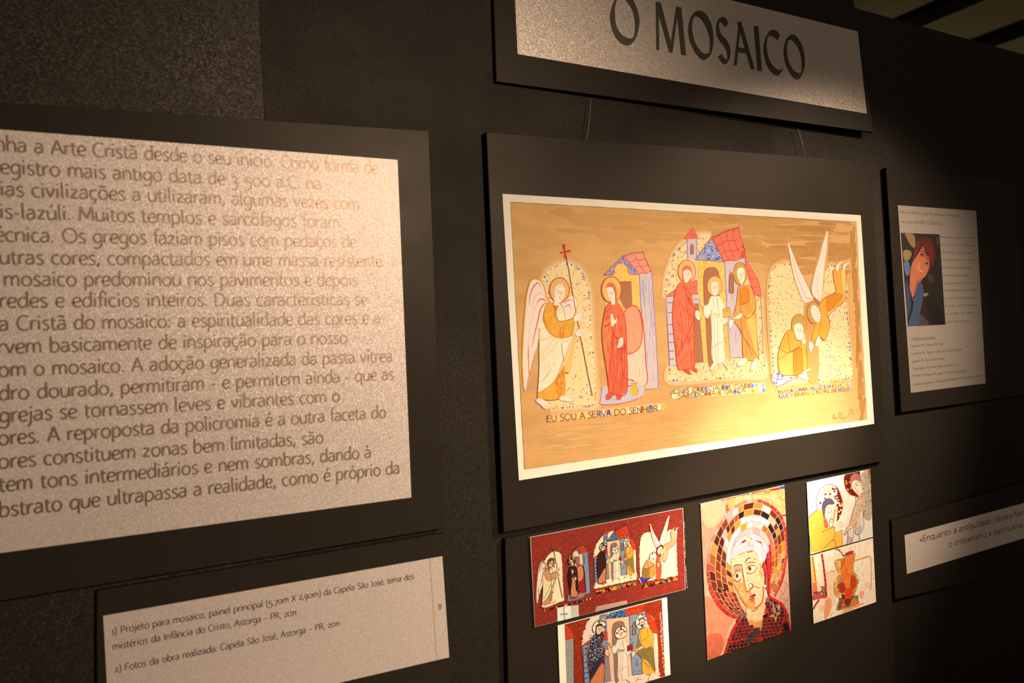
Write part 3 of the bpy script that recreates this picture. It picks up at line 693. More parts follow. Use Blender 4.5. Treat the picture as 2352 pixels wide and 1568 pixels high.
    a.poly([(402, 330), (420, 300), (455, 290), (475, 275), (492, 300), (494, 340), (484, 385), (462, 425), (435, 440), (412, 425), (402, 385)], P['skin'])
    a.line([(402, 400), (400, 350), (412, 312), (440, 292), (468, 282), (480, 265), (492, 300)], 0.7, P['skinline']); a.line([(386, 460), (388, 380), (394, 310), (425, 268), (462, 260)], 0.5, P['skinline'])
    face_lines(a, (450, 355), 38, 66, P['skinline'], 0.18, 0.55)
    # staff with red cross, hands, feet
    a.line([(505, -6), (530, 100), (560, 280), (585, 430), (606, 545)], 1.3, P['staff']); a.line([(618, 610), (640, 730)], 1.1, P['staff'], smooth=False); a.line([(645, 770), (680, 930), (720, 1140), (765, 1350)], 1.4, P['staff'])
    a.poly([(583, 590), (600, 560), (640, 545), (682, 540), (655, 560), (680, 575), (650, 590), (678, 600), (640, 618), (590, 632)], P['skin'], n=2)
    for q in ([(590, 575), (630, 548), (684, 540)], [(640, 575), (680, 565)], [(640, 592), (680, 585)], [(590, 632), (640, 618), (678, 598)]): a.line(q, 0.6, P['skinline'])
    a.poly([(603, 760), (612, 720), (650, 690), (668, 695), (682, 735), (660, 765), (630, 775)], P['skin'])
    for q in ([(610, 722), (650, 692), (665, 694)], [(632, 725), (670, 712)], [(634, 745), (676, 730)], [(630, 775), (662, 765), (682, 735)]): a.line(q, 0.6, P['skinline'])
    a.poly([(232, 1375), (215, 1405), (260, 1440), (290, 1475), (320, 1480), (348, 1460), (340, 1430), (290, 1390)], P['feet'], n=3); a.line([(232, 1378), (215, 1405), (262, 1442), (290, 1475), (322, 1480), (350, 1455)], 0.7, P['skinline'])
    for k in range(4): a.line([(296+k*12, 1478-k*4), (282+k*14, 1448-k*6)], 0.5, P['skinline'])
    a.poly([(442, 1375), (470, 1352), (520, 1365), (585, 1385), (575, 1405), (520, 1408), (450, 1395)], P['feet']); a.line([(442, 1385), (470, 1398), (530, 1408), (582, 1402), (585, 1385), (545, 1370)], 0.7, P['skinline'])
    X = lambda x, y: ((x/4.612+1150-1180)*4.24, (y/4.612+440-590)*4.24)
    for q in ([(652, 558), (683, 556), (684, 632), (674, 634)], [(682, 626), (740, 613), (740, 640), (682, 640)], [(676, 624), (630, 640), (632, 662), (678, 640)], [(674, 638), (686, 636), (706, 716), (676, 712)]):
        a.poly([X(*p) for p in q], P['red'] if not mosaic else P['staff'], smooth=False)
    a.build('printed_angel' if mosaic else 'painted_angel')
def roof_tiles(a, quad_, nu, nv, col, w=1.2, wav=0.04):
    (x0, y0), (x1, y1), (x2, y2), (x3, y3) = quad_
    def B(u, v): return ((x0*(1-u)+x1*u)*(1-v)+(x3*(1-u)+x2*u)*v, (y0*(1-u)+y1*u)*(1-v)+(y3*(1-u)+y2*u)*v)
    for k in range(nu+1): a.line([B(k/nu+wav*math.sin(5*v+k), v) for v in (0, .25, .5, .75, 1)], w, col)
    for k in range(nv+1): a.line([B(u, k/nv+wav*math.sin(9*u+k)) for u in (0, .2, .4, .6, .8, 1)], w, col)
def scene_virgin(mk, P, mosaic=False):
    a = mk('house')                                  # crop (1350,560) x3.92
    a.poly([(155, 290), (160, 700), (400, 700), (520, 1300), (522, 1310), (530, 1260), (505, 640), (470, 270), (460, 250)], P['yellow'], smooth=False)
    a.poly([(232, 282), (240, 215), (270, 178), (318, 168), (360, 212), (380, 282)], P['yellow'], n=2)
    if not mosaic: a.dots([(160, 290), (160, 430), (290, 340), (400, 340), (470, 600), (465, 280), (370, 200), (300, 180), (240, 200)], 60, ['EDA83A', 'F9D070', 'E8B850'], (4, 8), 11)
    a.poly([(465, 272), (575, 255), (600, 620), (618, 900), (635, 1298), (525, 1310), (528, 1200), (505, 800), (488, 640)], P['side'], smooth=False)
    a.line([(465, 272), (478, 560), (490, 640)], 1.6, P['blue'], smooth=False); a.line([(575, 255), (600, 620), (618, 900), (635, 1298), (525, 1310)], 1.4, P['blue'], smooth=False)
    a.line([(520, 300), (535, 600), (552, 1000), (560, 1250)], 2.5, P['rug']);
    if not mosaic: a.hatch([(475, 280), (570, 262), (600, 640), (630, 1290), (530, 1300), (505, 700)], 90, ['C8B4B8', 'E6CCBC', 'BCA8B4', 'DCC4BC', 'CDB0A4'], (60, 160), 2.2, 74, (.02, .06), False)
    a.line([(495, 320), (510, 560)], 2.0, P['gable'])
    a.poly([(150, 275), (315, 110), (462, 268), (378, 272), (360, 215), (318, 172), (270, 180), (240, 215), (230, 275)], P['gable'], smooth=False)
    a.dots([(160, 270), (315, 120), (455, 265), (385, 265), (360, 210), (318, 165), (260, 175), (225, 270)], 90, ['5E6CA8', 'C8BCC8', '8E98C4', '4A5A94'] if not mosaic else ['2A4468', '4A6A8A', '20365A'], (3, 6), 13)
    a.poly([(315, 108), (400, 80), (493, 70), (572, 250), (465, 272)], P['roof'], smooth=False)
    roof_tiles(a, ((318, 110), (493, 70), (572, 250), (468, 270)), 2, 3, P['roofline'], 1.0)
    a.line([(145, 280), (235, 190), (315, 108), (400, 82), (493, 70), (572, 250)], 0.9, P['dark'], smooth=False); a.line([(145, 280), (232, 276), (238, 220), (270, 180), (318, 170), (358, 210), (378, 272), (465, 270)], 1.2, P['roofline'])
    a.poly([(285, 342), (392, 342), (402, 560), (340, 600), (290, 500)], P['door'], smooth=False); a.line([(285, 340), (392, 340)], 1.2, P['red'], smooth=False)
    # throne with round cushion
    a.poly([(330, 620), (350, 580), (400, 555), (450, 570), (485, 640), (500, 760), (515, 900), (525, 1060), (528, 1262), (360, 1278), (350, 1000)], P['pink'] if not mosaic else '9E1A1E', n=3)
    a.poly([(335, 640), (350, 585), (400, 556), (445, 575), (475, 650), (490, 760), (485, 870), (460, 940), (410, 975), (355, 985)], P['cushion'])
    if not mosaic:
        a.hatch([(345, 650), (400, 570), (470, 660), (485, 850), (400, 960), (355, 970)], 50, ['F4B080', 'F2A070', 'EE9A6C'], (20, 60), 1.8, 76)
        a.hatch([(365, 1000), (480, 920), (515, 1000), (520, 1250), (370, 1260)], 50, ['F8D4A4', 'F2C090', 'FADCB0', 'F0B890'], (30, 90), 1.8, 77)
    a.line([(330, 620), (350, 580), (400, 555), (445, 572), (475, 640), (492, 760), (485, 870), (455, 945), (405, 978), (355, 987)], 1.8, P['red']); a.line([(465, 590), (495, 700), (510, 850), (522, 1060), (528, 1260), (360, 1278)], 1.8, P['maphorline'])
    a.poly([(502, 1268), (520, 1262), (525, 1308), (500, 1310)], P['jarc'], smooth=False)
    # rug and jar
    a.poly([(128, 1292), (230, 1288), (400, 1282), (498, 1272), (495, 1370), (400, 1412), (250, 1440), (118, 1442), (112, 1400)], P['rug'], n=2)
    rnd = random.Random(4)
    for k in range(15):
        x = rnd.uniform(130, 430); y = 1305+rnd.uniform(0, 110); a.line([(x, y), (x+rnd.uniform(25, 60), y-3)], 1.6, rnd.choice([P['blue'], P['gable'], P['wingdark']]), taper=True)
    a.line([(130, 1290), (114, 1400), (118, 1443), (250, 1442), (400, 1412), (495, 1370)], 1.1, P['red'])
    a.poly([(380, 1250), (412, 1256), (442, 1244), (430, 1282), (452, 1310), (446, 1345), (430, 1352), (450, 1366), (388, 1374), (396, 1352), (378, 1330), (380, 1302), (400, 1285)], P['jarc'], n=2); a.line([(380, 1250), (412, 1256), (442, 1244), (430, 1282), (452, 1312), (446, 1345), (432, 1352)], 0.8, P['staff'])
    a.build('printed_shrine' if mosaic else 'painted_shrine')
    a = mk('virgin')
    a.poly([(175, 1345), (160, 1385), (165, 1402), (195, 1400), (235, 1350)], P['shoe']); a.poly([(262, 1350), (258, 1390), (272, 1406), (298, 1392), (312, 1340)], P['shoe'])
    a.poly([(205, 530), (168, 560), (150, 620), (130, 730), (128, 820), (140, 960), (165, 1100), (182, 1230), (188, 1335), (265, 1362), (352, 1325), (350, 1100), (348, 900), (342, 740), (325, 620), (290, 550), (255, 520)], P['maphor'], n=3)
    a.poly([(145, 650), (205, 710), (215, 800), (205, 1000), (182, 1220), (165, 1090), (138, 930), (130, 760)], P['maphor2'] if mosaic else 'E8844A')
    if mosaic: a.poly([(215, 820), (300, 850), (305, 930), (310, 1180), (352, 1200), (352, 1325), (265, 1362), (188, 1335), (190, 1230), (205, 1000)], 'C87048')
    a.poly([(215, 720), (245, 820), (290, 850), (300, 900), (310, 1160), (350, 1210), (350, 1320), (265, 1358), (192, 1335), (188, 1220), (208, 1000)], P['maphor2'] if not mosaic else 'C87A50')
    rnd = random.Random(8)
    if not mosaic:
        a.hatch([(205, 540), (150, 640), (135, 800), (165, 1100), (190, 1320), (265, 1350), (345, 1310), (345, 900), (325, 640), (280, 550)], 150, ['EE8C5C', 'DC5430', 'E66A40', 'E2603A', 'F09C6C', 'D84C2A'], (30, 110), 1.3, 75)
    for q, w in (([(205, 530), (168, 560), (150, 620), (130, 740), (130, 860), (150, 1030), (178, 1200), (188, 1335)], 1.2), ([(145, 745), (180, 728), (212, 712)], 1.8), ([(215, 715), (218, 850), (205, 1020), (182, 1200)], 1.0), ([(240, 550), (228, 600), (215, 630)], 1.0),
                 ([(220, 795), (250, 840), (285, 855), (325, 880), (328, 940), (290, 930)], 1.6), ([(302, 930), (308, 1080), (320, 1180), (350, 1218), (400, 1225), (415, 1242)], 1.4), ([(325, 620), (342, 760), (350, 950), (352, 1325), (265, 1360), (188, 1335)], 1.4), ([(150, 690), (200, 640)], .9), ([(160, 620), (205, 580)], .9), ([(328, 900), (330, 1100), (325, 1200)], 0.9)):
        a.line(q, w, P['maphorline'])
    a.ell((212, 412), 88, 118, P['halo'], n=32); a.arc((212, 412), 88, 118, 0, 360, 1.8 if not mosaic else .8, P['haloline'], 34)
    if mosaic: a.dots([(130, 412), (150, 330), (212, 296), (270, 330), (298, 412), (260, 500), (170, 500)], 34, ['C8B080', '7A3A1C', 'E8D8B0', '1A0C0C'], (7, 11), 9)
    a.poly([(168, 400), (170, 360), (195, 346), (230, 355), (255, 400), (262, 470), (265, 520), (320, 600), (250, 640), (200, 560), (212, 535), (230, 530), (240, 470), (228, 400), (200, 385)], P['maphor'])
    a.line([(168, 395), (200, 380), (228, 392), (245, 440), (250, 520)], 1.0, P['maphorline'])
    a.poly([(170, 398), (198, 388), (225, 400), (240, 440), (244, 490), (243, 540), (212, 545), (212, 520), (195, 490), (178, 450)], P['skin'])
    face_lines(a, (207, 450), 32, 58, P['skinline'], 0.1, 0.55)
    a.poly([(205, 625), (222, 640), (240, 690), (262, 668), (255, 700), (232, 732), (212, 740), (205, 690)], P['skin'], n=2); a.line([(205, 628), (215, 690), (215, 735)], .5, P['skinline'])
    a.poly([(285, 850), (312, 845), (318, 880), (300, 925), (262, 935), (275, 890)], P['skin'], n=2)
    for k in range(3): a.line([(285+8*k, 880), (268+9*k, 930)], .5, P['skinline'])
    a.build('printed_woman' if mosaic else 'painted_woman')
def scene_family(mk, P, mosaic=False):
    a = mk('temple')                                 # crop (1500,500) x3.733
    arch = [(105, 670), (110, 560), (135, 440), (180, 320), (250, 230), (340, 175), (430, 150), (500, 160), (640, 250), (780, 360), (860, 440), (910, 560), (922, 680), (935, 900), (945, 1180), (955, 1345), (800, 1355), (500, 1375), (145, 1400), (140, 1270), (120, 900)]
    if not mosaic:
        for j, (r_, c_) in enumerate(((26, 'E3B06A'), (18, 'E7B876'), (10, 'EEC688'))): a.line([(100, 690), (105, 560), (130, 440), (175, 320), (245, 228), (340, 165), (430, 145), (500, 150)], r_*.62, c_); a.n += 2
        for j, (r_, c_) in enumerate(((24, 'E3B06A'), (14, 'EBC080'))): a.line([(140, 1270), (140, 1405), (500, 1384), (800, 1364), (962, 1350), (950, 1180), (935, 900), (925, 690)], r_*.62, c_); a.n += 2
    a.poly(arch, P['arch'])
    a.dots([(105, 670), (135, 440), (180, 320), (290, 220), (290, 340), (220, 400), (210, 560)], 70, P['archdots'], (4, 7), 21); a.dots([(380, 180), (490, 160), (380, 320)], 26, P['archdots'], (3, 6), 22); a.dots([(885, 680), (925, 680), (945, 1180), (910, 1180)], 40, P['archdots'], (4, 7), 23)
    a.dots([(145, 1275), (945, 1180), (955, 1345), (500, 1375), (145, 1400)], 200 if not mosaic else 120, P['archdots'] if not mosaic else ['8A7A60', 'E8D0A0', '6A5848', 'F4DCB0', 'C8A880'], (3, 6), 24)
    a.rim([(105, 670), (110, 560), (135, 440), (180, 320), (250, 235), (290, 205)], 20, P['rimdots'], (5, 9), 25, 5); a.rim([(385, 165), (430, 150), (500, 158)], 18, P['rimdots'], (5, 9), 26, 5)
    a.rim([(145, 1275), (143, 1400), (500, 1378), (800, 1358), (957, 1345), (948, 1185)], 17, P['rimdots'], (5, 9), 27, 5, smooth=False)
    a.poly([(112, 680), (180, 672), (210, 1270), (140, 1272)], P['side'], smooth=False); a.line([(112, 680), (142, 1270), (205, 1268)], 1.3, P['blue'], smooth=False)
    for y in (728, 812, 916, 996, 1068, 1142, 1210): a.line([(112+y*.02, y), (178, y)], 1.6, P['blue'], smooth=False)
    a.poly([(108, 672), (200, 610), (190, 675)], P['red2'], smooth=False); a.line([(108, 672), (215, 600)], 1.2, P['roofline']); a.line([(110, 676), (190, 672)], 1.2, P['roofline'], smooth=False)
    # tower
    a.poly([(290, 182), (370, 182), (372, 360), (290, 356)], P['side'], smooth=False); a.line([(292, 182), (295, 356)], 1.4, P['blue'], smooth=False); a.line([(372, 182), (374, 360)], 1.6, P['blue'], smooth=False)
    a.poly([(262, 180), (343, 85), (390, 176)], P['red2'], smooth=False); a.line([(262, 180), (343, 85), (390, 176), (262, 182)], 1.2, P['roofline'], smooth=False); a.line([(300, 150), (380, 142)], 1, P['roofline']); a.line([(325, 110), (330, 178)], 1, P['roofline']); a.line([(350, 110), (355, 178)], 1, P['roofline'])
    a.poly([(318, 312), (318, 240), (332, 224), (346, 240), (347, 312)], P['door'], smooth=False); a.line([(318, 312), (318, 240), (332, 222), (347, 240), (347, 312), (318, 314)], 1.0, P['blue'], smooth=False)
    a.poly([(345, 360), (380, 360), (390, 740), (345, 740)], P['side'], smooth=False); a.poly([(330, 550), (378, 535), (380, 650), (335, 655)], P['red2'], smooth=False); roof_tiles(a, ((330, 550), (378, 535), (380, 650), (335, 655)), 2, 2, P['roofline'], .9)
    for y in (655, 700, 738): a.line([(350, y), (388, y-2)], 1.4, P['blue'], smooth=False)
    a.poly([(355, 740), (392, 735), (435, 1240), (356, 1246)], P['door'] if not mosaic else '8E7A70', smooth=False)
    # front, side and roof
    a.poly([(368, 360), (612, 378), (635, 900), (662, 1205), (440, 1240), (395, 740)], P['yellow'], smooth=False)
    if not mosaic: a.dots([(375, 370), (608, 382), (655, 1200), (610, 1205), (560, 450), (440, 430), (430, 1230)], 120, ['F0B040', 'F8D27A', 'E8A838'], (4, 8), 31)
    a.poly([(612, 378), (788, 345), (795, 500), (770, 1195), (662, 1202), (635, 900)], P['side'], smooth=False)
    a.line([(614, 378), (636, 900), (662, 1203), (772, 1196)], 1.5, P['blue'], smooth=False); a.line([(788, 345), (792, 410)], 2, P['blue'], smooth=False)
    if not mosaic: a.hatch([(622, 385), (780, 352), (790, 500), (765, 1185), (668, 1192), (640, 900)], 80, ['C8B4B8', 'E6CCBC', 'BCA8B4', 'DCC4BC', 'C4ACB4'], (40, 140), 2.2, 79, (.0, .04), False)
    if mosaic: a.dots([(625, 390), (770, 380), (760, 1190), (668, 1195)], 70, ['2A3A5A', '6A8898', '3A3A48'], (4, 6), 32)
    a.poly([(362, 356), (495, 170), (612, 376)], P['gable'], smooth=False); a.dots([(368, 352), (495, 178), (606, 372)], 130, ['3E55A8', 'D8C8D0', '8E9CCC', '4A60B0', 'B8B4CC'] if not mosaic else ['2A4468', '4A6A8A', '6A88A0', '20365A'], (4, 8), 33)
    a.line([(362, 356), (495, 170), (612, 378), (362, 358)], 1.2, P['dark'], smooth=False)
    a.poly([(497, 170), (738, 75), (790, 345), (612, 376)], P['red2'], smooth=False); roof_tiles(a, ((497, 170), (738, 75), (790, 345), (612, 376)), 4, 3, P['roofline'], 1.5)
    a.line([(497, 170), (738, 75)], 1.0, P['dark'], smooth=False); a.poly([(755, 285), (775, 282), (778, 340), (758, 342)], P['roofline'], smooth=False)
    a.poly([(790, 370), (850, 440), (905, 550), (920, 668), (875, 660), (845, 590), (815, 520)], P['red2'], n=2); a.line([(788, 360), (850, 440), (905, 550), (920, 668), (870, 655)], 1.4, P['roofline']); a.line([(815, 440), (830, 530), (870, 655)], 1.2, P['roofline']); a.line([(800, 450), (862, 460)], 1, P['roofline']); a.line([(810, 530), (895, 520)], 1, P['roofline']); a.line([(850, 600), (915, 590)], 1, P['roofline'])
    a.line([(920, 668), (935, 900), (942, 1165), (905, 1170)], 0.9, P['staff'], smooth=False)
    a.poly([(432, 700), (433, 500), (445, 450), (500, 425), (548, 445), (568, 500), (572, 600), (520, 1230), (470, 1236), (450, 900)], P['door'], n=2); a.line([(455, 760), (433, 600), (436, 480), (455, 440), (500, 425), (545, 440), (566, 490)], 1.2, P['staff'])
    a.poly([(650, 635), (652, 500), (668, 468), (684, 500), (692, 640)], P['door'], n=2); a.line([(650, 640), (652, 500), (668, 466), (686, 500), (692, 642), (650, 642)], 1.3, P['dark'], smooth=False); a.line([(706, 990), (712, 1080)], 3, P['gable'], taper=True)
    a.build('printed_temple' if mosaic else 'painted_temple')
    a = mk('mother')
    a.poly([(250, 1290), (268, 1320), (310, 1345), (325, 1335), (300, 1300)], P['shoe']); a.poly([(310, 1285), (335, 1310), (375, 1328), (380, 1310), (345, 1275)], P['shoe'])
    a.poly([(240, 550), (205, 590), (180, 680), (168, 800), (172, 960), (190, 1120), (205, 1240), (212, 1292), (270, 1300), (355, 1275), (352, 1000), (345, 900), (362, 820), (340, 700), (330, 590), (290, 548)], P['maphor'], n=3)
    if mosaic: a.poly([(330, 960), (300, 1010), (205, 1180), (210, 1290), (270, 1300), (355, 1275), (350, 1000)], 'C87848', smooth=False)
    if not mosaic: a.hatch([(240, 560), (190, 690), (175, 900), (205, 1230), (270, 1285), (345, 1260), (345, 900), (350, 800), (300, 600)], 150, ['EE8C5C', 'DC5430', 'E66A40', 'E2603A', 'F09C6C', 'D84C2A'], (30, 110), 1.3, 78)
    for q, w in (([(240, 550), (205, 590), (180, 680), (166, 810), (172, 960), (190, 1120), (212, 1292), (280, 1300), (355, 1275)], 1.1), ([(350, 860), (310, 970), (250, 1100), (205, 1180)], 1.3), ([(262, 580), (290, 670), (330, 740), (355, 790), (350, 860)], 1.6), ([(352, 860), (354, 1060), (352, 1270)], 1.3), ([(280, 600), (310, 640), (335, 665)], 1.0)): a.line(q, w, P['maphorline'])
    a.ell((288, 460), 75, 98, P['halo'], n=30); a.arc((288, 460), 75, 98, 0, 360, 1.3, P['haloline'], 30)
    if mosaic: a.dots([(218, 460), (240, 390), (288, 362), (338, 390), (360, 460), (330, 540), (245, 540)], 46, ['F6E8C8', '1A0C0C', 'F8F0D8', '6A3A20'], (6, 10), 9)
    a.poly([(248, 550), (245, 480), (255, 425), (290, 408), (322, 425), (330, 470), (325, 520), (340, 600), (280, 590)], P['maphor'])
    a.poly([(262, 520), (258, 470), (270, 450), (298, 444), (322, 465), (324, 500), (300, 545), (275, 555)], P['skin']); face_lines(a, (292, 490), 28, 52, P['skinline'], 0.15, 0.5)
    a.poly([(362, 800), (385, 798), (402, 820), (400, 870), (380, 875), (362, 850)], P['skin']); a.line([(362, 850), (385, 878), (408, 870), (400, 835), (385, 810)], .7, P['skinline']); a.line([(385, 835), (408, 862)], .6, P['skinline'])
    a.build('printed_woman' if mosaic else 'painted_woman')
    a = mk('child')
    a.poly([(490, 680), (470, 740), (432, 760), (436, 840), (470, 860), (490, 830), (500, 1000), (508, 1225), (612, 1235), (608, 1060), (600, 920), (640, 890), (625, 780), (580, 690), (540, 668)], P['white'], n=3)
    for q in ([(490, 690), (468, 750), (435, 765), (434, 820), (458, 862), (482, 860), (496, 800)], [(548, 690), (562, 800), (590, 900), (605, 920), (636, 880), (640, 820), (600, 740), (575, 690)], [(498, 800), (540, 822), (565, 820)], [(500, 858), (565, 852)], [(498, 780), (500, 1000), (510, 1230)], [(525, 870), (528, 1100), (540, 1230)], [(550, 870), (552, 1100), (552, 1230)], [(510, 1120), (560, 1080), (600, 1060)], [(600, 920), (608, 1080), (614, 1230), (540, 1240), (510, 1228)], [(512, 690), (520, 790)], [(545, 690), (552, 790)]): a.line(q, 0.8, P['robeline'])
    a.line([(500, 830), (565, 838)], 2.2, P['yellow'] if not mosaic else P['robeline'])
    a.ell((527, 585), 65, 86, P['halo'] if not mosaic else 'E8D8C0', n=30); a.arc((527, 585), 65, 86, 0, 360, 1.2, P['haloline'], 30)
    if mosaic:
        for t in (0, 1, 2): a.poly([(527+56*math.cos(u), 580+76*math.sin(u)) for u in (t*1.57+2.9, t*1.57+3.3)] + [(527, 590)], P['red'], smooth=False)
        a.poly([(492, 580), (500, 545), (530, 530), (558, 548), (562, 590), (545, 560), (510, 560)], '4A3024')
    a.poly([(498, 600), (502, 560), (528, 546), (552, 560), (558, 610), (545, 655), (528, 668), (510, 650)], P['skin']); face_lines(a, (528, 605), 26, 50, P['skinline'], 0, 0.5)
    a.poly([(432, 765), (420, 720), (395, 690), (410, 730), (415, 750)], P['skin']); a.line([(432, 765), (418, 722), (402, 695), (398, 715), (412, 752), (436, 780)], .7, P['skinline'])
    a.poly([(596, 780), (658, 775), (660, 850), (598, 858)], P['book'], smooth=False); a.line([(596, 780), (658, 775), (660, 850), (598, 858), (596, 780)], .9, P['staff'], smooth=False); a.line([(610, 800), (648, 796)], .8, P['staff']); a.line([(615, 775), (640, 765), (655, 778)], 1.0, P['skinline'])
    for x in (515, 590): a.poly([(x, 1238), (x+(-28 if x == 515 else 42), 1290), (x+(-8 if x == 515 else 46), 1308), (x+25, 1260), (x+28, 1240)], P['feet'], n=2); a.line([(x, 1240), (x+(-28 if x == 515 else 42), 1292), (x+(-6 if x == 515 else 46), 1308), (x+26, 1262)], .6, P['skinline'])
    a.build('printed_child' if mosaic else 'painted_child')
    a = mk('father')
    a.poly([(780, 575), (735, 590), (722, 660), (712, 740), (690, 830), (670, 860), (700, 890), (758, 985), (775, 1200), (850, 1222), (905, 1200), (890, 1000), (880, 850), (882, 740), (862, 640), (830, 575)], P['josephm'], n=3)
    if not mosaic: a.hatch([(780, 585), (730, 680), (705, 860), (765, 990), (780, 1190), (850, 1210), (895, 1190), (875, 850), (870, 700), (830, 590)], 90, ['F2B050', 'E89C3C', 'F4BC62', 'E69034', 'F0C070'], (30, 100), 1.6, 80)
    a.poly([(755, 600), (800, 590), (820, 640), (815, 720), (755, 745), (745, 680)], P['mantle2'] if not mosaic else 'E0A030')
    if mosaic: a.poly([(722, 700), (700, 860), (760, 980), (820, 1040), (905, 1190), (890, 1000), (870, 850), (800, 860), (760, 830)], '7E6A34')
    else: a.poly([(800, 860), (850, 830), (885, 900), (890, 1100), (900, 1195), (850, 1060)], P['yellow'])
    for q, w in (([(780, 575), (735, 590), (722, 660), (712, 740), (690, 830)], 1.0), ([(830, 575), (862, 640), (882, 740), (870, 800), (830, 850), (795, 860), (755, 800)], 1.2), ([(745, 600), (742, 700), (752, 800)], .9), ([(805, 600), (820, 660), (812, 715), (755, 745)], 1.0), ([(690, 890), (730, 940), (758, 990), (800, 1060), (905, 1200)], 1.0), ([(752, 860), (762, 1000), (772, 1195), (850, 1222), (905, 1202), (890, 1000), (880, 820)], 1.0), ([(790, 1050), (850, 1180)], .8)): a.line(q, w, P['staff'])
    a.ell((746, 478), 60, 98, P['haloin'] if not mosaic else 'F0E4C8', rot=-.1, n=30); a.arc((746, 478), 60, 98, 0, 360, 1.0, P['haloline'], 30)
    if mosaic: a.dots([(690, 478), (710, 400), (746, 382), (790, 400), (804, 478), (780, 560), (712, 560)], 40, ['F8F0D8', '1A0C0C', '8A5A30'], (5, 9), 12)
    a.poly([(722, 500), (720, 450), (745, 425), (775, 435), (786, 475), (782, 530), (765, 562), (765, 580), (755, 575), (740, 545)], P['skin'] if not mosaic else '5A4030'); a.poly([(728, 500), (732, 462), (750, 448), (772, 460), (778, 500), (768, 545), (756, 560), (738, 540)], P['skin'])
    face_lines(a, (753, 498), 24, 52, P['skinline'], 0, 0.5, beard=None if not mosaic else '2A201C')
    a.poly([(765, 815), (735, 825), (705, 850), (672, 862), (720, 868), (755, 855)], P['skin']); a.line([(768, 815), (735, 825), (705, 850), (668, 865), (720, 868), (758, 850)], .7, P['skinline'])
    a.poly([(672, 870), (650, 885), (652, 940), (668, 950), (685, 910), (690, 885)], P['skin']); a.line([(668, 865), (648, 888), (652, 940), (668, 950), (688, 900)], .7, P['skinline'])
    a.poly([(775, 1200), (722, 1240), (722, 1262), (765, 1268), (810, 1225)], P['feet']); a.line([(775, 1203), (722, 1240), (722, 1262), (765, 1270), (808, 1228)], .6, P['skinline']); a.poly([(860, 1222), (832, 1290), (838, 1306), (868, 1302), (898, 1215)], P['feet']); a.line([(858, 1224), (832, 1290), (840, 1307), (868, 1302), (896, 1220)], .6, P['skinline'])
    a.build('printed_man' if mosaic else 'painted_man')
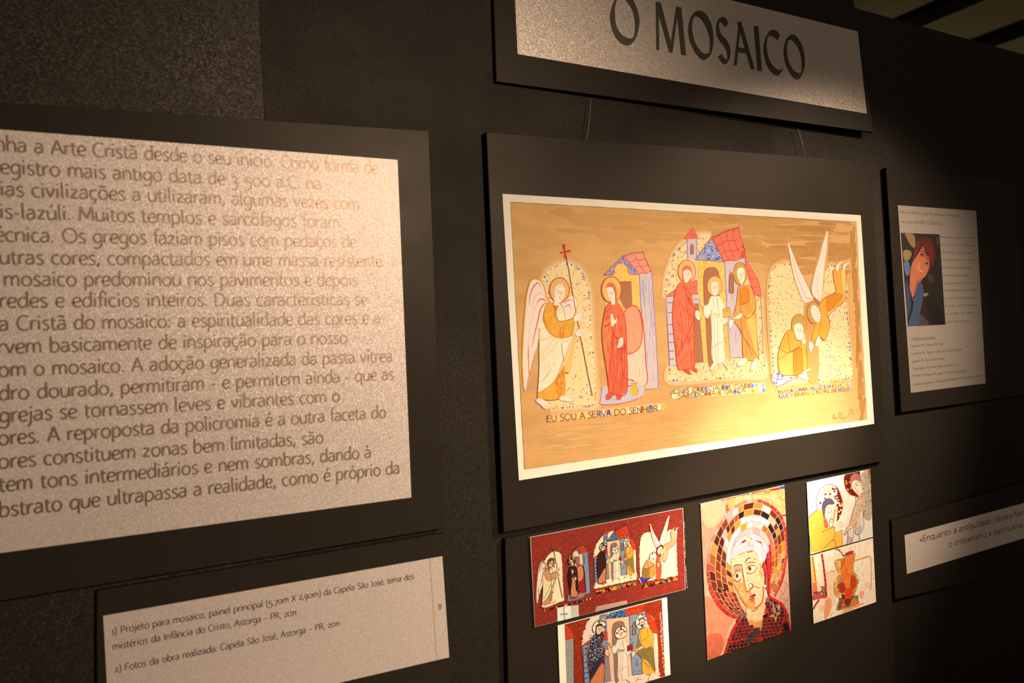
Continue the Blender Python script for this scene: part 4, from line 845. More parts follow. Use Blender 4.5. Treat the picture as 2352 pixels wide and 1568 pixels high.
def scene_dream(mk, P, mosaic=False):
    a = mk('arches')                                 # crop (1740,500) x3.564
    L = [(130, 1250), (105, 900), (95, 700), (100, 520), (125, 430), (180, 385), (250, 375), (290, 420), (385, 700), (395, 1100), (415, 1330), (260, 1350), (165, 1380)]
    R = [(545, 520), (560, 420), (600, 390), (640, 400), (700, 440), (725, 560), (728, 700), (745, 950), (765, 1200), (770, 1300), (640, 1312), (500, 1322), (488, 1040), (520, 700)]
    if not mosaic:
        for j, (r_, c_) in enumerate(((26, 'D8A45C'), (16, 'E4B670'))):
            for q in (L[:8], L[10:]+L[:1], R): a.line(q, r_*.7, c_)
            a.n += 2
        for wing in ([(245, 222), (300, 450), (380, 690)], [(568, 110), (500, 340), (445, 580)], [(572, 110), (560, 400)]): a.line(wing, 9, 'DDAA62')
        a.n += 2
    a.poly(L, P['arch'], n=3); a.poly(R, P['arch'], n=3)
    if not mosaic: a.dots(L, 330, P['archdots'], (3, 5.5), 41); a.dots(R, 300, P['archdots'], (3, 5.5), 42)
    a.rim([(140, 1300), (105, 900), (95, 700), (100, 520), (125, 430), (180, 385), (265, 380)], 13, P['rimdots'], (4, 7), 43, 5); a.rim([(555, 430), (600, 392), (640, 404), (700, 440), (725, 560), (728, 700), (745, 950), (765, 1200), (770, 1300), (500, 1322), (488, 1050)], 13, P['rimdots'], (4, 7), 44, 5)
    if mosaic: a.rim([(395, 1050), (412, 1330)], 13, P['rimdots'], (4, 7), 45, 5)
    a.poly([(385, 700), (490, 1000), (495, 1325), (415, 1330), (395, 1100)], 'D89A50' if not mosaic else 'B84A2C')
    a.build('printed_arches' if mosaic else 'painted_arches')
    a = mk('flying')
    a.poly([(245, 222), (262, 225), (300, 320), (345, 430), (390, 520), (430, 610), (455, 660), (400, 700), (375, 695), (340, 620), (300, 500), (275, 390), (262, 300)], P['wing'], n=3)
    a.poly([(568, 110), (575, 150), (565, 280), (548, 400), (535, 520), (530, 600), (518, 680), (490, 670), (455, 640), (440, 585), (462, 470), (505, 330), (535, 210)], P['wing'], n=3)
    for q, w, c in (([(262, 225), (300, 320), (345, 430), (395, 525), (440, 625)], .9, 'red'), ([(245, 225), (262, 310), (278, 400), (305, 505), (345, 615), (380, 690), (405, 698), (440, 680)], 1.0, 'red'), ([(290, 320), (310, 430), (360, 560), (400, 650), (440, 655)], 1.2, 'pink'), ([(285, 330), (320, 470), (370, 600), (395, 655), (445, 660)], 0.9, 'red'),
                    ([(575, 130), (560, 300), (545, 420), (530, 600), (520, 690)], 1.6, 'mantle'), ([(565, 115), (530, 220), (500, 340), (462, 470), (440, 590)], 0.9, 'pink'), ([(545, 250), (500, 420), (470, 540), (465, 610), (510, 690)], 1.0, 'pink'), ([(440, 625), (470, 670), (505, 712)], 1.2, 'red'), ([(500, 460), (485, 560), (500, 640), (520, 680)], 0.9, 'mantle')): a.line(q, w, P[c])
    a.poly([(612, 435), (718, 425), (720, 560), (712, 680), (572, 780), (592, 870), (575, 950), (545, 1008), (505, 960), (440, 1010), (465, 880), (520, 830), (505, 700), (560, 640), (640, 605)], P['mantle'] if not mosaic else 'E0A06A', n=2)
    a.poly([(680, 430), (716, 428), (718, 560), (705, 670), (690, 560)], P['yellow'] if not mosaic else 'F0C090'); a.poly([(560, 660), (640, 612), (700, 640), (640, 720), (580, 770)], P['mantle2'] if not mosaic else 'D89060')
    for q, w in (([(612, 435), (625, 520), (640, 605), (560, 650), (505, 705)], 1.1), ([(612, 435), (718, 425), (720, 560), (714, 670), (640, 740), (580, 800)], 1.1), ([(680, 432), (688, 560), (705, 640)], .9), ([(560, 720), (572, 790), (592, 870), (570, 960), (545, 1008), (512, 975)], 1.1), ([(520, 830), (510, 900), (500, 950), (465, 1030), (440, 1010), (470, 880)], 1.0)): a.line(q, w, P['staff'])
    a.ell((455, 778), 50, 88, P['haloin'], rot=-.12, n=26); a.arc((455, 778), 50, 88, 60, 290, 1.3, P['haloline'], 26)
    if mosaic: a.dots([(405, 778), (425, 710), (455, 690), (490, 720), (500, 800), (470, 860), (420, 840)], 22, ['E8D8B0', '1A0C0C'], (5, 8), 51)
    a.poly([(435, 740), (460, 715), (500, 750), (515, 800), (505, 850), (485, 858), (450, 815)], P['skin']); a.line([(435, 770), (450, 815), (485, 858), (505, 850)], .6, P['skinline']); a.line([(445, 735), (480, 760), (500, 800)], .8, P['skinline']); a.line([(455, 795), (490, 780)], .7, P['skinline']); a.line([(470, 815), (500, 810)], .7, P['skinline']); a.line([(485, 835), (500, 830)], .8, P['staff'])
    a.poly([(418, 1025), (440, 1015), (455, 1050), (440, 1102), (422, 1080)], P['skin']); a.line([(440, 1015), (420, 1030), (422, 1080), (440, 1102), (455, 1055)], .6, P['skinline']); a.poly([(490, 975), (510, 980), (515, 1010), (490, 1050), (470, 1040)], P['skin']); a.line([(490, 975), (470, 1035), (492, 1050), (515, 1010)], .6, P['skinline'])
    a.poly([(640, 428), (640, 392), (690, 352), (692, 368), (665, 395), (665, 426)], P['feet'], n=2); a.line([(640, 428), (640, 392), (692, 350), (668, 395), (665, 426)], .7, P['skinline']); a.poly([(700, 424), (698, 385), (755, 360), (745, 378), (718, 400), (716, 424)], P['feet'], n=2); a.line([(700, 424), (698, 385), (755, 360), (718, 402)], .7, P['skinline'])
    a.build('printed_angel' if mosaic else 'painted_angel')
    a = mk('seated')
    a.poly([(160, 1248), (190, 1285), (325, 1300), (250, 1340), (165, 1382), (125, 1345), (115, 1310)], P['rug'] if not mosaic else '2A3A86', n=2)
    a.dots([(160, 1255), (190, 1290), (320, 1302), (250, 1335), (165, 1375), (120, 1340)], 40, ['5E6CB8', 'E8D8D8', '8E6A90'] if not mosaic else ['22306E', '3A4A96'], (4, 8), 61)
    a.line([(325, 1300), (250, 1342), (168, 1382)], 1.3, P['maphorline']); a.line([(160, 1248), (120, 1300), (150, 1365)], 1.3, P['pink'] if not mosaic else 'C02030')
    for k in range(9): a.line([(118+k*5, 1275+k*13), (104+k*7, 1300+k*12)], .8, P['red'] if not mosaic else 'D8C0C0')
    a.poly([(290, 905), (240, 930), (205, 990), (180, 1060), (165, 1140), (165, 1200), (185, 1275), (220, 1286), (300, 1290), (360, 1280), (372, 1245), (405, 1235), (398, 1100), (390, 1020), (340, 1000), (305, 960)], P['mantle'], n=3)
    if not mosaic: a.hatch([(280, 920), (205, 1000), (175, 1130), (190, 1270), (300, 1280), (390, 1230), (385, 1030), (300, 980)], 70, ['F2B44C', 'E8A43C', 'EEC060', 'E89A38'], (25, 80), 1.6, 81)
    a.poly([(180, 1070), (240, 1100), (290, 1090), (288, 1200), (280, 1285), (210, 1285), (170, 1200)], 'E6B450' if not mosaic else '8A6428'); a.poly([(290, 1090), (345, 1060), (362, 1100), (365, 1275), (300, 1288)], P['mantle2'] if not mosaic else 'E08C20')
    for q, w in (([(290, 905), (240, 930), (205, 990), (180, 1060), (165, 1140), (168, 1210), (190, 1282), (300, 1290), (365, 1278)], 1.1), ([(180, 1070), (240, 1105), (300, 1085), (355, 1062), (362, 1100), (366, 1275)], 1.1), ([(248, 950), (262, 1080), (280, 1090), (340, 1050), (362, 1020), (320, 1000)], 1.1), ([(295, 910), (302, 980), (320, 1005)], 1.0), ([(295, 1090), (290, 1200), (290, 1285)], .9), ([(398, 1040), (405, 1235), (370, 1248)], 1.0), ([(170, 1160), (220, 1130), (260, 1100)], .9), ([(320, 1110), (308, 1280)], .8)): a.line(q, w, P['staff'])
    a.ell((338, 880), 62, 92, P['haloin'], rot=.1, n=26); a.arc((338, 880), 62, 92, 150, 380, 1.3, P['haloline'], 22)
    if mosaic: a.dots([(280, 880), (300, 810), (338, 790), (385, 815), (396, 900), (370, 960), (300, 940)], 26, ['E8D8B0', '1A0C0C'], (6, 9), 52)
    a.poly([(300, 920), (298, 885), (325, 865), (355, 870), (372, 910), (368, 960), (350, 998), (325, 992), (308, 960)], P['skin']); face_lines(a, (340, 930), 28, 52, P['skinline'], 0.05, 0.5)
    a.poly([(362, 1000), (380, 985), (396, 1000), (390, 1025), (368, 1032)], P['skin']); a.line([(362, 1000), (380, 985), (396, 1002), (388, 1028), (366, 1032)], .6, P['skinline'])
    a.poly([(330, 1292), (380, 1275), (408, 1300), (410, 1330), (370, 1322)], P['feet']); a.line([(330, 1295), (372, 1322), (412, 1330), (408, 1298), (370, 1280)], .6, P['skinline']); a.poly([(400, 1240), (445, 1232), (420, 1250), (375, 1262)], P['feet']); a.line([(372, 1250), (400, 1240), (448, 1232), (420, 1250)], .6, P['skinline'])
    a.build('printed_man' if mosaic else 'painted_man')
# ---------------------------------------------------------------- the painting on its black board
g('Z', 1.0, 'l.1 1.4 .9 1.4', 'l.9 1.4 .08 .05', 'l.08 .05 .94 .05'); g('Q', 1.38, 'o.69 .72 .58 .74', 'l.8 .3 1.2 -.15'); DIA['Á'] = "A'"; DIA['À'] = 'A`'; DIA['Ç'] = 'C,'
class SArt(Art):
    def setup(s, parent, mat): s.parent, s.mat = parent, mat; return s
    def build(s, name, label=None): return Art.build(s, name, s.parent, s.mat, label)
pp = board([(1117, 303), (2003, 371), (2034, 1058), (1157, 1223)], 'large black panel in the middle carrying the ochre painting of four sacred scenes', 'painting panel')
SP = -T-0.0006
WP = (255, 226, 184)
paper = sheet('painting_sheet', [(1154, 445), (1977, 494), (2008, 973), (1192, 1103)], SP, M['paper'], pp, 'cream paper sheet with an ochre painting', col='FFF0D8')
def mkP(ox, oy, s, parent, mat='water', y=SP-3e-5, f=None, white=WP, clip=None):
    def mk(_): return SArt(y-mkP.k*0, f or frame(ox, oy, s, y), white, clip).setup(parent, M[mat])
    return mk
mkP.k = 0
g0 = SArt(SP-1e-5, frame(0, 0, 1, SP), WP).setup(paper, M['ochre'])
rnd = random.Random(2)
def wavy(p, q, n, j):
    return [(p[0]+(q[0]-p[0])*k/n+rnd.uniform(-j, j), p[1]+(q[1]-p[1])*k/n+rnd.uniform(-j, j)) for k in range(n)]
OC = [(1172, 463), (1967, 509), (1992, 963), (1204, 1078)]
g0.poly(wavy(OC[0], OC[1], 40, .9)+wavy(OC[1], OC[2], 22, .9)+wavy(OC[2], OC[3], 40, .9)+wavy(OC[3], OC[0], 30, .9), 'DFA55C', smooth=False)
g0.build('painted_ground')
b0 = SArt(SP-2e-5, frame(0, 0, 1, SP), WP, clipof(OC, SP)).setup(paper, M['water'])
# broad brush streaks of darker ochre in the upper right, and the pencilled border
for k in range(170):
    u = rnd.random()**0.7; x = 1250+u*690; y = 475+rnd.random()*110*(0.5+u); w = rnd.uniform(30, 120)
    x1 = min(1955, x+w)
    b0.line([(x, y+0.06*(x-1172)*.0), ((x+x1)/2, y+rnd.uniform(1, 5)), (x1, y+rnd.uniform(0, 5))], rnd.uniform(6, 13), rnd.choice(['D9A059', 'D69E56', 'DAA35C', 'D49B53'] if u < .45 else ['CE944E', 'D0974F', 'CA904A', 'D29A54'] if u < .75 else ['C48A45', 'C88E48', 'CB924C', 'C08642']), taper=True, n=3)
for k in range(90):
    x = rnd.uniform(1220, 1880); y = 985+rnd.uniform(-15, 60)*(1-(x-1220)/900); w = rnd.uniform(30, 90)
    b0.line([(x, y), (x+w/2, y-w*.07), (x+w, y-w*.12)], rnd.uniform(2, 5), rnd.choice(['E1AA60', 'E3AE66', 'DCA45A']), taper=True, n=2)
for k in range(44):
    y = 520+k*9.6; b0.line([(1964+0.062*(y-509)-rnd.uniform(2, 14), y), (1964+0.055*(y-509)-rnd.uniform(0, 12), y+rnd.uniform(20, 60))], rnd.uniform(12, 20), rnd.choice(['C0863F', 'C48A44', 'BC823C']), taper=True)
for p, q in ((OC[0], OC[1]), (OC[1], OC[2]), (OC[2], OC[3]), (OC[3], OC[0])): b0.line([(p[0]+1, p[1]+1), (q[0], q[1])], 0.6, '8A6234', smooth=False)
b0.build('brush_streaks')
y0 = SP-2.2e-4
scene_angel(mkP(1180, 590, 4.24, paper, y=y0), PAINT)
scene_virgin(mkP(1350, 560, 3.92, paper, y=y0), PAINT)
scene_family(mkP(1500, 500, 3.733, paper, y=y0), PAINT)
scene_dream(mkP(1740, 500, 3.564, paper, y=y0), PAINT)
# figures lie above the arches behind them
order = {'painted_arch': 0, 'painted_arches': 0, 'painted_shrine': 0, 'painted_temple': 0, 'painted_ground': 0, 'brush_streaks': 0}
def lift(parent, names, dy):
    for o in parent.children:
        n = o.name.split('.')[0]
        if n in names: o.location.y -= dy
lift(paper, ('painted_angel', 'painted_woman', 'painted_child', 'painted_father', 'painted_man'), 3.2e-4)
def tiles(a, p0, p1, h, n, cols, seed, base='F8DC98'):
    """strip of little squares under an inscription"""
    r = random.Random(seed); d = (p1[0]-p0[0], p1[1]-p0[1])
    a.poly([p0, p1, (p1[0]+.05*h, p1[1]-h), (p0[0]-.05*h, p0[1]-h)], base, smooth=False)
    for k in range(n):
        u0, u1 = (k+.12)/n, (k+.86)/n
        if r.random() < .2: continue
        q = [(p0[0]+d[0]*u, p0[1]+d[1]*u-h*v) for u, v in ((u0, .1), (u1, .1), (u1, .88), (u0, .88))]
        a.poly(q, r.choice(cols), smooth=False)
ta = SArt(SP-2.3e-4, frame(0, 0, 1, SP), WP).setup(paper, M['water'])
TC = ['F4B84A', 'E8893A', '6A7ABE', 'F8D070', 'FFE8B0', '8E96C8', 'F2C060']
ta.poly([(1256, 970), (1520, 942), (1519, 924), (1256, 952)], 'E8B468', smooth=False)
tiles(ta, (1266, 968), (1528, 940), 15, 27, TC, 1, 'EFC27A'); tiles(ta, (1541, 904), (1757, 889), 11, 26, TC, 2); tiles(ta, (1543, 916), (1758, 901), 11, 26, TC, 3)
tiles(ta, (1789, 904), (1953, 886), 9, 26, TC, 4, 'EFC27A'); tiles(ta, (1791, 914), (1954, 896), 9, 26, TC, 5, 'EFC27A'); ta.build('inscription_tiles')
M['handink'] = m_ink('brush_ink', (0.15, 0.045, 0.03), 0.7, 0.1)
yk = SP-3.4e-4
pen_text('inscription', 'EU SOU A SERVA DO SENHOR', (1257, 969), (1511, 944), yk, 0.0050, M['handink'], paper, wv=.18, wh=.16)
pen_text('inscription', 'JESUS CRESCIA EM IDADE', (1541, 903.5), (1727, 889), yk, 0.0036, M['handink'], paper, wv=.22, wh=.19)
pen_text('inscription', 'SABEDORIA E GRAÇA', (1558, 915), (1712, 900), yk, 0.0036, M['handink'], paper, wv=.22, wh=.19)
pen_text('inscription', 'MARIA DARÁ À LUZ UM FILHO A', (1789, 904), (1951, 886), yk, 0.0033, M['handink'], paper, wv=.22, wh=.19)
pen_text('inscription', 'QUEM DARÁS O NOME DE JESUS', (1790, 914), (1951, 896), yk, 0.0033, M['handink'], paper, wv=.22, wh=.19)
sg = SArt(SP-2.3e-4, frame(1200, 860, 2.904, SP), WP).setup(paper, M['water'])
for q in ([(2070, 300), (2075, 262), (2078, 298), (2086, 285), (2094, 296), (2102, 284), (2108, 292)], [(2112, 296), (2110, 258), (2124, 262), (2118, 280), (2132, 296)], [(2136, 250), (2134, 298), (2146, 284), (2156, 290), (2166, 280)], [(2172, 284), (2190, 228), (2206, 270)], [(2180, 262), (2212, 256)], [(2216, 240), (2217, 258)], [(2230, 238), (2230, 254)]):
    sg.line(q, 0.9, 'A8562A', taper=True)
sg.build('signature')
# two nylon threads the panel hangs from
mt, nt, p = newmat('nylon'); p.inputs['Base Color'].default_value = (.32, .28, .22, 1); p.inputs['Roughness'].default_value = .3; M['nylon'] = mt
def thread(x0, y0_, x1, y1_):
    a = ray(x0, y0_, -0.006); b = ray(x1, y1_, -0.0075); vs, fs = [], []; r = 0.00035
    for k, P in enumerate((a, (a+b)/2+Vector((0.0006, -0.001, 0)), b)):
        for q in range(6): vs.append((P.x+r*math.cos(q*1.047), P.y+r*math.sin(q*1.047), P.z))
    for k in range(2):
        for q in range(6): fs.append((k*6+q, k*6+(q+1) % 6, k*6+6+(q+1) % 6, k*6+6+q))
    mesh('hanging_thread', vs, fs, M['nylon'], pp)
thread(1357, 226, 1347, 324); thread(1833, 296, 1852, 372)

# ---------------------------------------------------------------- the lower board with its photographs
lb = board([(1160, 1237), (2037, 1068), (2062, 1700), (1178, 2100)], 'black board under the painting, bearing five photographs of the mosaic', 'photo board', y=-0.006)
lb.name = 'mounting_board'
TP = 0.0009
def photo(corners, y, label, col='F4E4CC', mat='print', grp=True):
    f = quad(corners, y); c = f[3]
    r = thing('photo_print', label, 'photograph', (c.x, 0, c.z), 'photographs of the mosaic')
    sh = sheet('photo_paper', corners, y, M['paper'], r, col=col, thick=(-y)-0.006)
    return r, sh
# --- 1: wide photograph of the whole mosaic
Y1 = -0.0078; W1 = (250, 216, 180)
C1 = [(1217, 1234), (1569, 1167), (1574.5, 1353), (1228, 1440)]
r1, s1 = photo(C1, Y1, 'wide red photograph of the whole mosaic with its four scenes')
cl = clipof(C1, Y1)
a = SArt(Y1-1e-5, frame(1200, 1150, 5.2275, Y1), W1, cl).setup(s1, M['redmos'])
a.poly([(90, 440), (1925, 90), (1955, 1060), (145, 1515)], '8C2A1C', smooth=False)
reg = [(90, 440), (1925, 90), (1955, 1060), (145, 1515)]
rnd = random.Random(6)
a.n += 1
for gx in range(12, 282):
    for gy in range(6, 112):
        x, y = gx*7+rnd.uniform(0, 1.5), gy*14+(gx % 2)*6+rnd.uniform(0, 3)
        if rnd.random() > .34 or not inside((x, y), reg): continue
        c = rnd.choice(['A23824', 'B84630', '98301F', '7A221A', '6E1E16', '862A1C', 'AE3E28', 'D8643E']); w, h = rnd.uniform(2.6, 5), rnd.uniform(5, 10.5)
        a.face([a.f(q) for q in ((x, y), (x+w, y-.2*w), (x+w, y-.2*w+h), (x, y+h))], c, lay=False)
a.build('printed_background')
a = SArt(Y1-3e-4, frame(1200, 1150, 5.2275, Y1), W1, cl).setup(s1, M['print'])
a.poly([(90, 440), (100, 438), (150, 1512), (128, 1518)], 'A88A68', smooth=False)
a.poly([(415, 1272), (575, 1258), (585, 1440), (420, 1470)], 'EBDCCB', smooth=False); a.poly([(575, 1258), (670, 1248), (678, 1400), (585, 1440)], 'C8B8A4', smooth=False)
a.line([(492, 1266), (506, 1450)], 2.2, '8E8A88', smooth=False); a.line([(450, 1362), (545, 1356)], 2.2, '8E8480', smooth=False); a.line([(580, 1262), (660, 1360)], .6, 'B4A48E'); a.line([(660, 1260), (600, 1350)], .6, 'B4A48E')
a.build('printed_altar_cross')
a = SArt(Y1-3e-4, frame(1200, 1150, 5.2275, Y1), W1, cl).setup(s1, M['print'])
a.poly([(888, 1270), (1248, 1196), (1262, 1262), (857, 1362)], 'B08A76', smooth=False); a.line([(888, 1270), (1248, 1196)], .7, 'C8A48C', smooth=False); a.poly([(1248, 1196), (1262, 1262), (1254, 1264), (1240, 1198)], 'D0B094', smooth=False)
a.build('printed_altar')
def mapped(src, dst, of, df, y_src, y_dst):
    fs = frame(*of, y_src); fd = frame(*df, y_dst)
    A = affine([fs(p) for p in src], [fd(p) for p in dst])
    return lambda p: A(fs(p))
O5 = (1200, 1150, 5.2275)
fa = mapped([(350, 1470), (802, 1440), (112, 1300), (443, 322), (500, 62), (732, 400)], [(260, 1278), (498, 1208), (192, 1215), (340, 783), (355, 600), (478, 690)], (1180, 590, 4.24), O5, SP, Y1)
fb = mapped([(315, 108), (572, 250), (635, 1298), (118, 1442), (212, 412)], [(637, 570), (782, 605), (808, 1108), (540, 1205), (592, 712)], (1350, 560, 3.92), O5, SP, Y1)
fc = mapped([(145, 1400), (955, 1345), (495, 170), (738, 75), (746, 478), (288, 460), (105, 670)], [(880, 1058), (1360, 945), (1092, 385), (1255, 312), (1258, 458), (945, 520), (855, 690)], (1500, 500, 3.733), O5, SP, Y1)
fd = mapped([(250, 222), (568, 110), (770, 1300), (338, 880), (455, 778), (120, 1345), (180, 385)], [(1520, 285), (1740, 195), (1858, 890), (1567, 655), (1657, 585), (1385, 985), (1490, 372)], (1740, 500, 3.564), O5, SP, Y1)
for fn, ff in ((scene_angel, fa), (scene_virgin, fb), (scene_family, fc), (scene_dream, fd)):
    fn(mkP(0, 0, 1, s1, 'print', Y1-4.5e-4, ff, W1, cl), MOS, True)
lift(s1, ('printed_angel', 'printed_woman', 'printed_child', 'printed_man'), 3e-4)
a = SArt(Y1-4.6e-4, frame(*O5, Y1), W1, cl).setup(s1, M['print'])
def chequer(a, p0, p1, h, n, seed, rows=1):
    r = random.Random(seed)
    for j in range(rows):
        for k in range(n):
            c = r.choice(['1A1010', '1A1010', 'E88A28', '201412', 'C8281C', '8A5A28', 'F0A030', '2A1410', '7A7A48'])
            u0, u1 = k/n, (k+.94)/n; d = (p1[0]-p0[0], p1[1]-p0[1])
            a.n = 2; a.face([a.f((p0[0]+d[0]*u, p0[1]+d[1]*u-h*(j+v))) for u, v in ((u0, 0), (u1, 0), (u1, .95), (u0, .95))], c, lay=False)
chequer(a, (258, 1325), (822, 1180), 20, 28, 1); chequer(a, (885, 1118), (1360, 1008), 21, 24, 2, 2); chequer(a, (1435, 1046), (1860, 945), 17, 22, 3, 2)
a.build('printed_inscription')
def strip(name, corners, y, mat, parent, th=0.0003): return sheet(name, corners, y, mat, parent, thick=th)
mt, nt, p = newmat('black_tape'); p.inputs['Base Color'].default_value = (.012, .011, .010, 1); p.inputs['Roughness'].default_value = .35; M['tape'] = mt
q = lambda x, y: (1200+x/5.2275, 1150+y/5.2275)
strip('black_tape', [q(1926, 88), q(1953, 83), q(1958, 250), q(1930, 255)], -0.0068, M['tape'], r1); strip('black_tape', [q(1944, 690), q(1972, 686), q(1976, 765), q(1948, 770)], -0.0068, M['tape'], r1)
for (x0, ya, x1, yb) in ((1940, 255, 1953, 690), (1955, 770, 1975, 1045)):
    a = SArt(-0.0064, frame(*O5, -0.0064), W1).setup(r1, M['paper'])
    rnd = random.Random(int(ya))
    for k in range(34):
        y = ya+(yb-ya)*k/34; x = x0+(x1-x0)*k/34
        if rnd.random() < .8: a.face([a.f(v) for v in ((x, y), (x+5, y-1), (x+6, y+9), (x, y+8))], rnd.choice(['B8907E', '9A7466', 'D0B0A0']), lay=False)
    a.build('torn_edge')
# --- 2: close photograph of the central scene with white margins
Y2 = -0.0074; O7 = (1260, 1360, 7.54); W2 = (255, 226, 188)
C2 = [(1281, 1437), (1532, 1372), (1540, 1549), (1288, 1626)]
r2, s2 = photo(C2, Y2, 'photograph of the central mosaic scene with white side margins, lowest of the five', col='FFF4DC')
cl2 = clipof([(1297, 1433.5), (1520, 1375.5), (1528, 1552), (1304, 1622)], Y2)
a = SArt(Y2-1e-5, frame(*O7, Y2), W2, cl2).setup(s2, M['redmos'])
a.poly([(200, 300), (2100, 0), (2100, 1600), (200, 2000)], '962C14', smooth=False)
rnd = random.Random(16)
a.n += 1
for gx in range(19, 148):
    for gy in range(4, 74):
        x, y = gx*14+rnd.uniform(0, 2), gy*24+(gx % 2)*10+rnd.uniform(0, 4)
        if rnd.random() > .5: continue
        c = rnd.choice(['B4401E', 'C04A24', '9C3216', '8A2A14', 'D4602E', '962E18']); w, h = rnd.uniform(5, 11), rnd.uniform(9, 19)
        a.face([a.f(q) for q in ((x, y), (x+w, y-.2*w), (x+w, y-.2*w+h), (x, y+h))], c, lay=False)
a.build('printed_background')
a = SArt(Y2-2.8e-4, frame(*O7, Y2), W2, cl2).setup(s2, M['print'])
a.poly([(275, 550), (300, 552), (420, 700), (432, 780), (285, 830)], 'C8401E', smooth=False); a.poly([(292, 830), (432, 790), (436, 1600), (310, 1900)], '9A9084', smooth=False)
a.dots([(292, 830), (432, 790), (436, 1600), (320, 1640)], 120, ['B8AE9E', '84786C', 'A89A88'], (4, 8), 4); a.line([(432, 790), (438, 1600)], 1, '3A2A2A', smooth=False)
a.build('printed_column')
a = SArt(Y2-2.8e-4, frame(*O7, Y2), W2, cl2).setup(s2, M['print'])
a.rim([(1930, 330), (1950, 600), (1965, 900), (1990, 1200), (2005, 1420)], 15, ['F8E8C8', 'FFF4DC', 'D8A880'], (5, 9), 5, 16)
a.poly([(1700, 1440), (1860, 1385), (1880, 1500), (1700, 1570), (1380, 1640), (1360, 1510)], 'D0C4A4', smooth=False)
a.build('printed_floor')
fm = mapped([(288, 460), (746, 478), (527, 585), (362, 356), (612, 376), (596, 780), (772, 1196), (500, 425), (168, 800)], [(850, 580), (1600, 405), (1240, 735), (1040, 480), (1370, 432), (1345, 950), (1635, 1410), (1205, 525), (665, 1010)], (1500, 500, 3.733), O7, SP, Y2)
MOS2 = dict(MOS); MOS2.update(arch='E8C8A4', halo='E0C8A8', haloin='E8D8BC', side='848C92', yellow='E8B488', maphor='2A2A34', maphor2='3A2A30', maphorline='8A2A2A', josephm='F0A038', white='F2CCAC', red2='C84018', door='8A6A54')
scene_family(mkP(0, 0, 1, s2, 'print', Y2-5e-4, fm, W2, cl2), MOS2, True)
lift(s2, ('printed_woman', 'printed_child', 'printed_man'), 3e-4)
a = SArt(Y2-1.2e-3, frame(*O7, Y2), W2, cl2).setup(s2, M['print'])
a.dots([(720, 720), (900, 760), (950, 900), (930, 1080), (800, 1200), (670, 1180), (650, 1000)], 420, ['5A8A9A', '2A4A7A', 'C8B890', '8A2A3A', '2A2A3A', '6A9A8A', 'D8D0C0', 'B85A3A', '3A5AA0'], (4, 8), 77)
a.dots([(660, 1180), (800, 1200), (700, 1400), (670, 1380)], 30, ['D8D0C0', '8A2A3A'], (4, 6), 78)
a.rim([(1000, 440), (1100, 400), (1130, 330)], 14, ['8CA0B0', '5A7A9A'], (5, 8), 5, 8)
a.dots([(1100, 440), (1210, 320), (1290, 330), (1340, 400)], 120, ['16386E', '2E5E9A', '8CB0D0', '1E4A86'], (5, 9), 79)
a.build('printed_mantle_tesserae')['kind'] = 'stuff'

# --- mosaic photographs drawn tessera by tessera
def resample(P, n, closed=False):
    Q = cat(P, closed, 6); 
    if closed: Q = Q+[Q[0]]
    L = [0]
    for i in range(1, len(Q)): L.append(L[-1]+math.hypot(Q[i][0]-Q[i-1][0], Q[i][1]-Q[i-1][1]))
    out = []; j = 0
    for k in range(n+1):
        t = L[-1]*k/n
        while j < len(L)-2 and L[j+1] < t: j += 1
        u = (t-L[j])/((L[j+1]-L[j]) or 1); out.append((Q[j][0]+(Q[j+1][0]-Q[j][0])*u, Q[j][1]+(Q[j+1][1]-Q[j][1])*u))
    return out
def band(a, I, O, nt_, nr, colf, gap=.07, seed=1, jit=.16, skip=0.0):
    r = random.Random(seed); I = resample(I, nt_); O = resample(O, nt_); a.n += 1
    P = lambda t, v: (lambda i, w: ((I[i][0]*(1-w)+I[i+1][0]*w)*(1-v)+(O[i][0]*(1-w)+O[i+1][0]*w)*v, (I[i][1]*(1-w)+I[i+1][1]*w)*(1-v)+(O[i][1]*(1-w)+O[i+1][1]*w)*v))(min(int(t), nt_-1), t-min(int(t), nt_-1))
    for j in range(nr):
        t = r.uniform(-.5, 0)
        while t < nt_:
            dt = r.uniform(.7, 1.35); t0, t1 = max(0, t+gap), min(nt_, t+dt-gap*.4); t += dt
            if t1-t0 < .25 or r.random() < skip: continue
            v0, v1 = (j+gap+r.uniform(0, jit)*.4)/nr, (j+1-gap*.4-r.uniform(0, jit)*.3)/nr
            a.face([a.f(q) for q in (P(t0, v0), P(t1, v0), P(t1, v1), P(t0, v1))], colf(r, t0/nt_, (v0+v1)/2), lay=False)
def fill(a, poly, w, h, cols, seed=1, ang=0.0, gap=.12, colf=None):
    r = random.Random(seed); xs = [p[0] for p in poly]; ys = [p[1] for p in poly]; cx, cy = sum(xs)/len(xs), sum(ys)/len(ys); R0 = max(max(xs)-min(xs), max(ys)-min(ys))
    ca, sa = math.cos(ang), math.sin(ang); a.n += 1; v = -R0
    while v < R0:
        u = -R0+r.uniform(0, w)
        while u < R0:
            ww = w*r.uniform(.7, 1.3); x, y = u+ww/2, v+h/2; X, Y = cx+x*ca-y*sa, cy+x*sa+y*ca
            if inside((X, Y), poly):
                q = [(u+gap*w, v+gap*h+r.uniform(-.06, .06)*h), (u+ww-gap*w*.3, v+gap*h), (u+ww-gap*w*.3, v+h-gap*h*.3), (u+gap*w, v+h-gap*h*.3+r.uniform(-.06, .06)*h)]
                a.face([a.f((cx+p*ca-s_*sa, cy+p*sa+s_*ca)) for p, s_ in q], colf(r, X, Y) if colf else r.choice(cols), lay=False)
            u += ww
        v += h
def pxs(ox, oy, s, P): return [(ox+x/s, oy+y/s) for x, y in P]
F1 = lambda P: pxs(1590, 1100, 7.129, P)
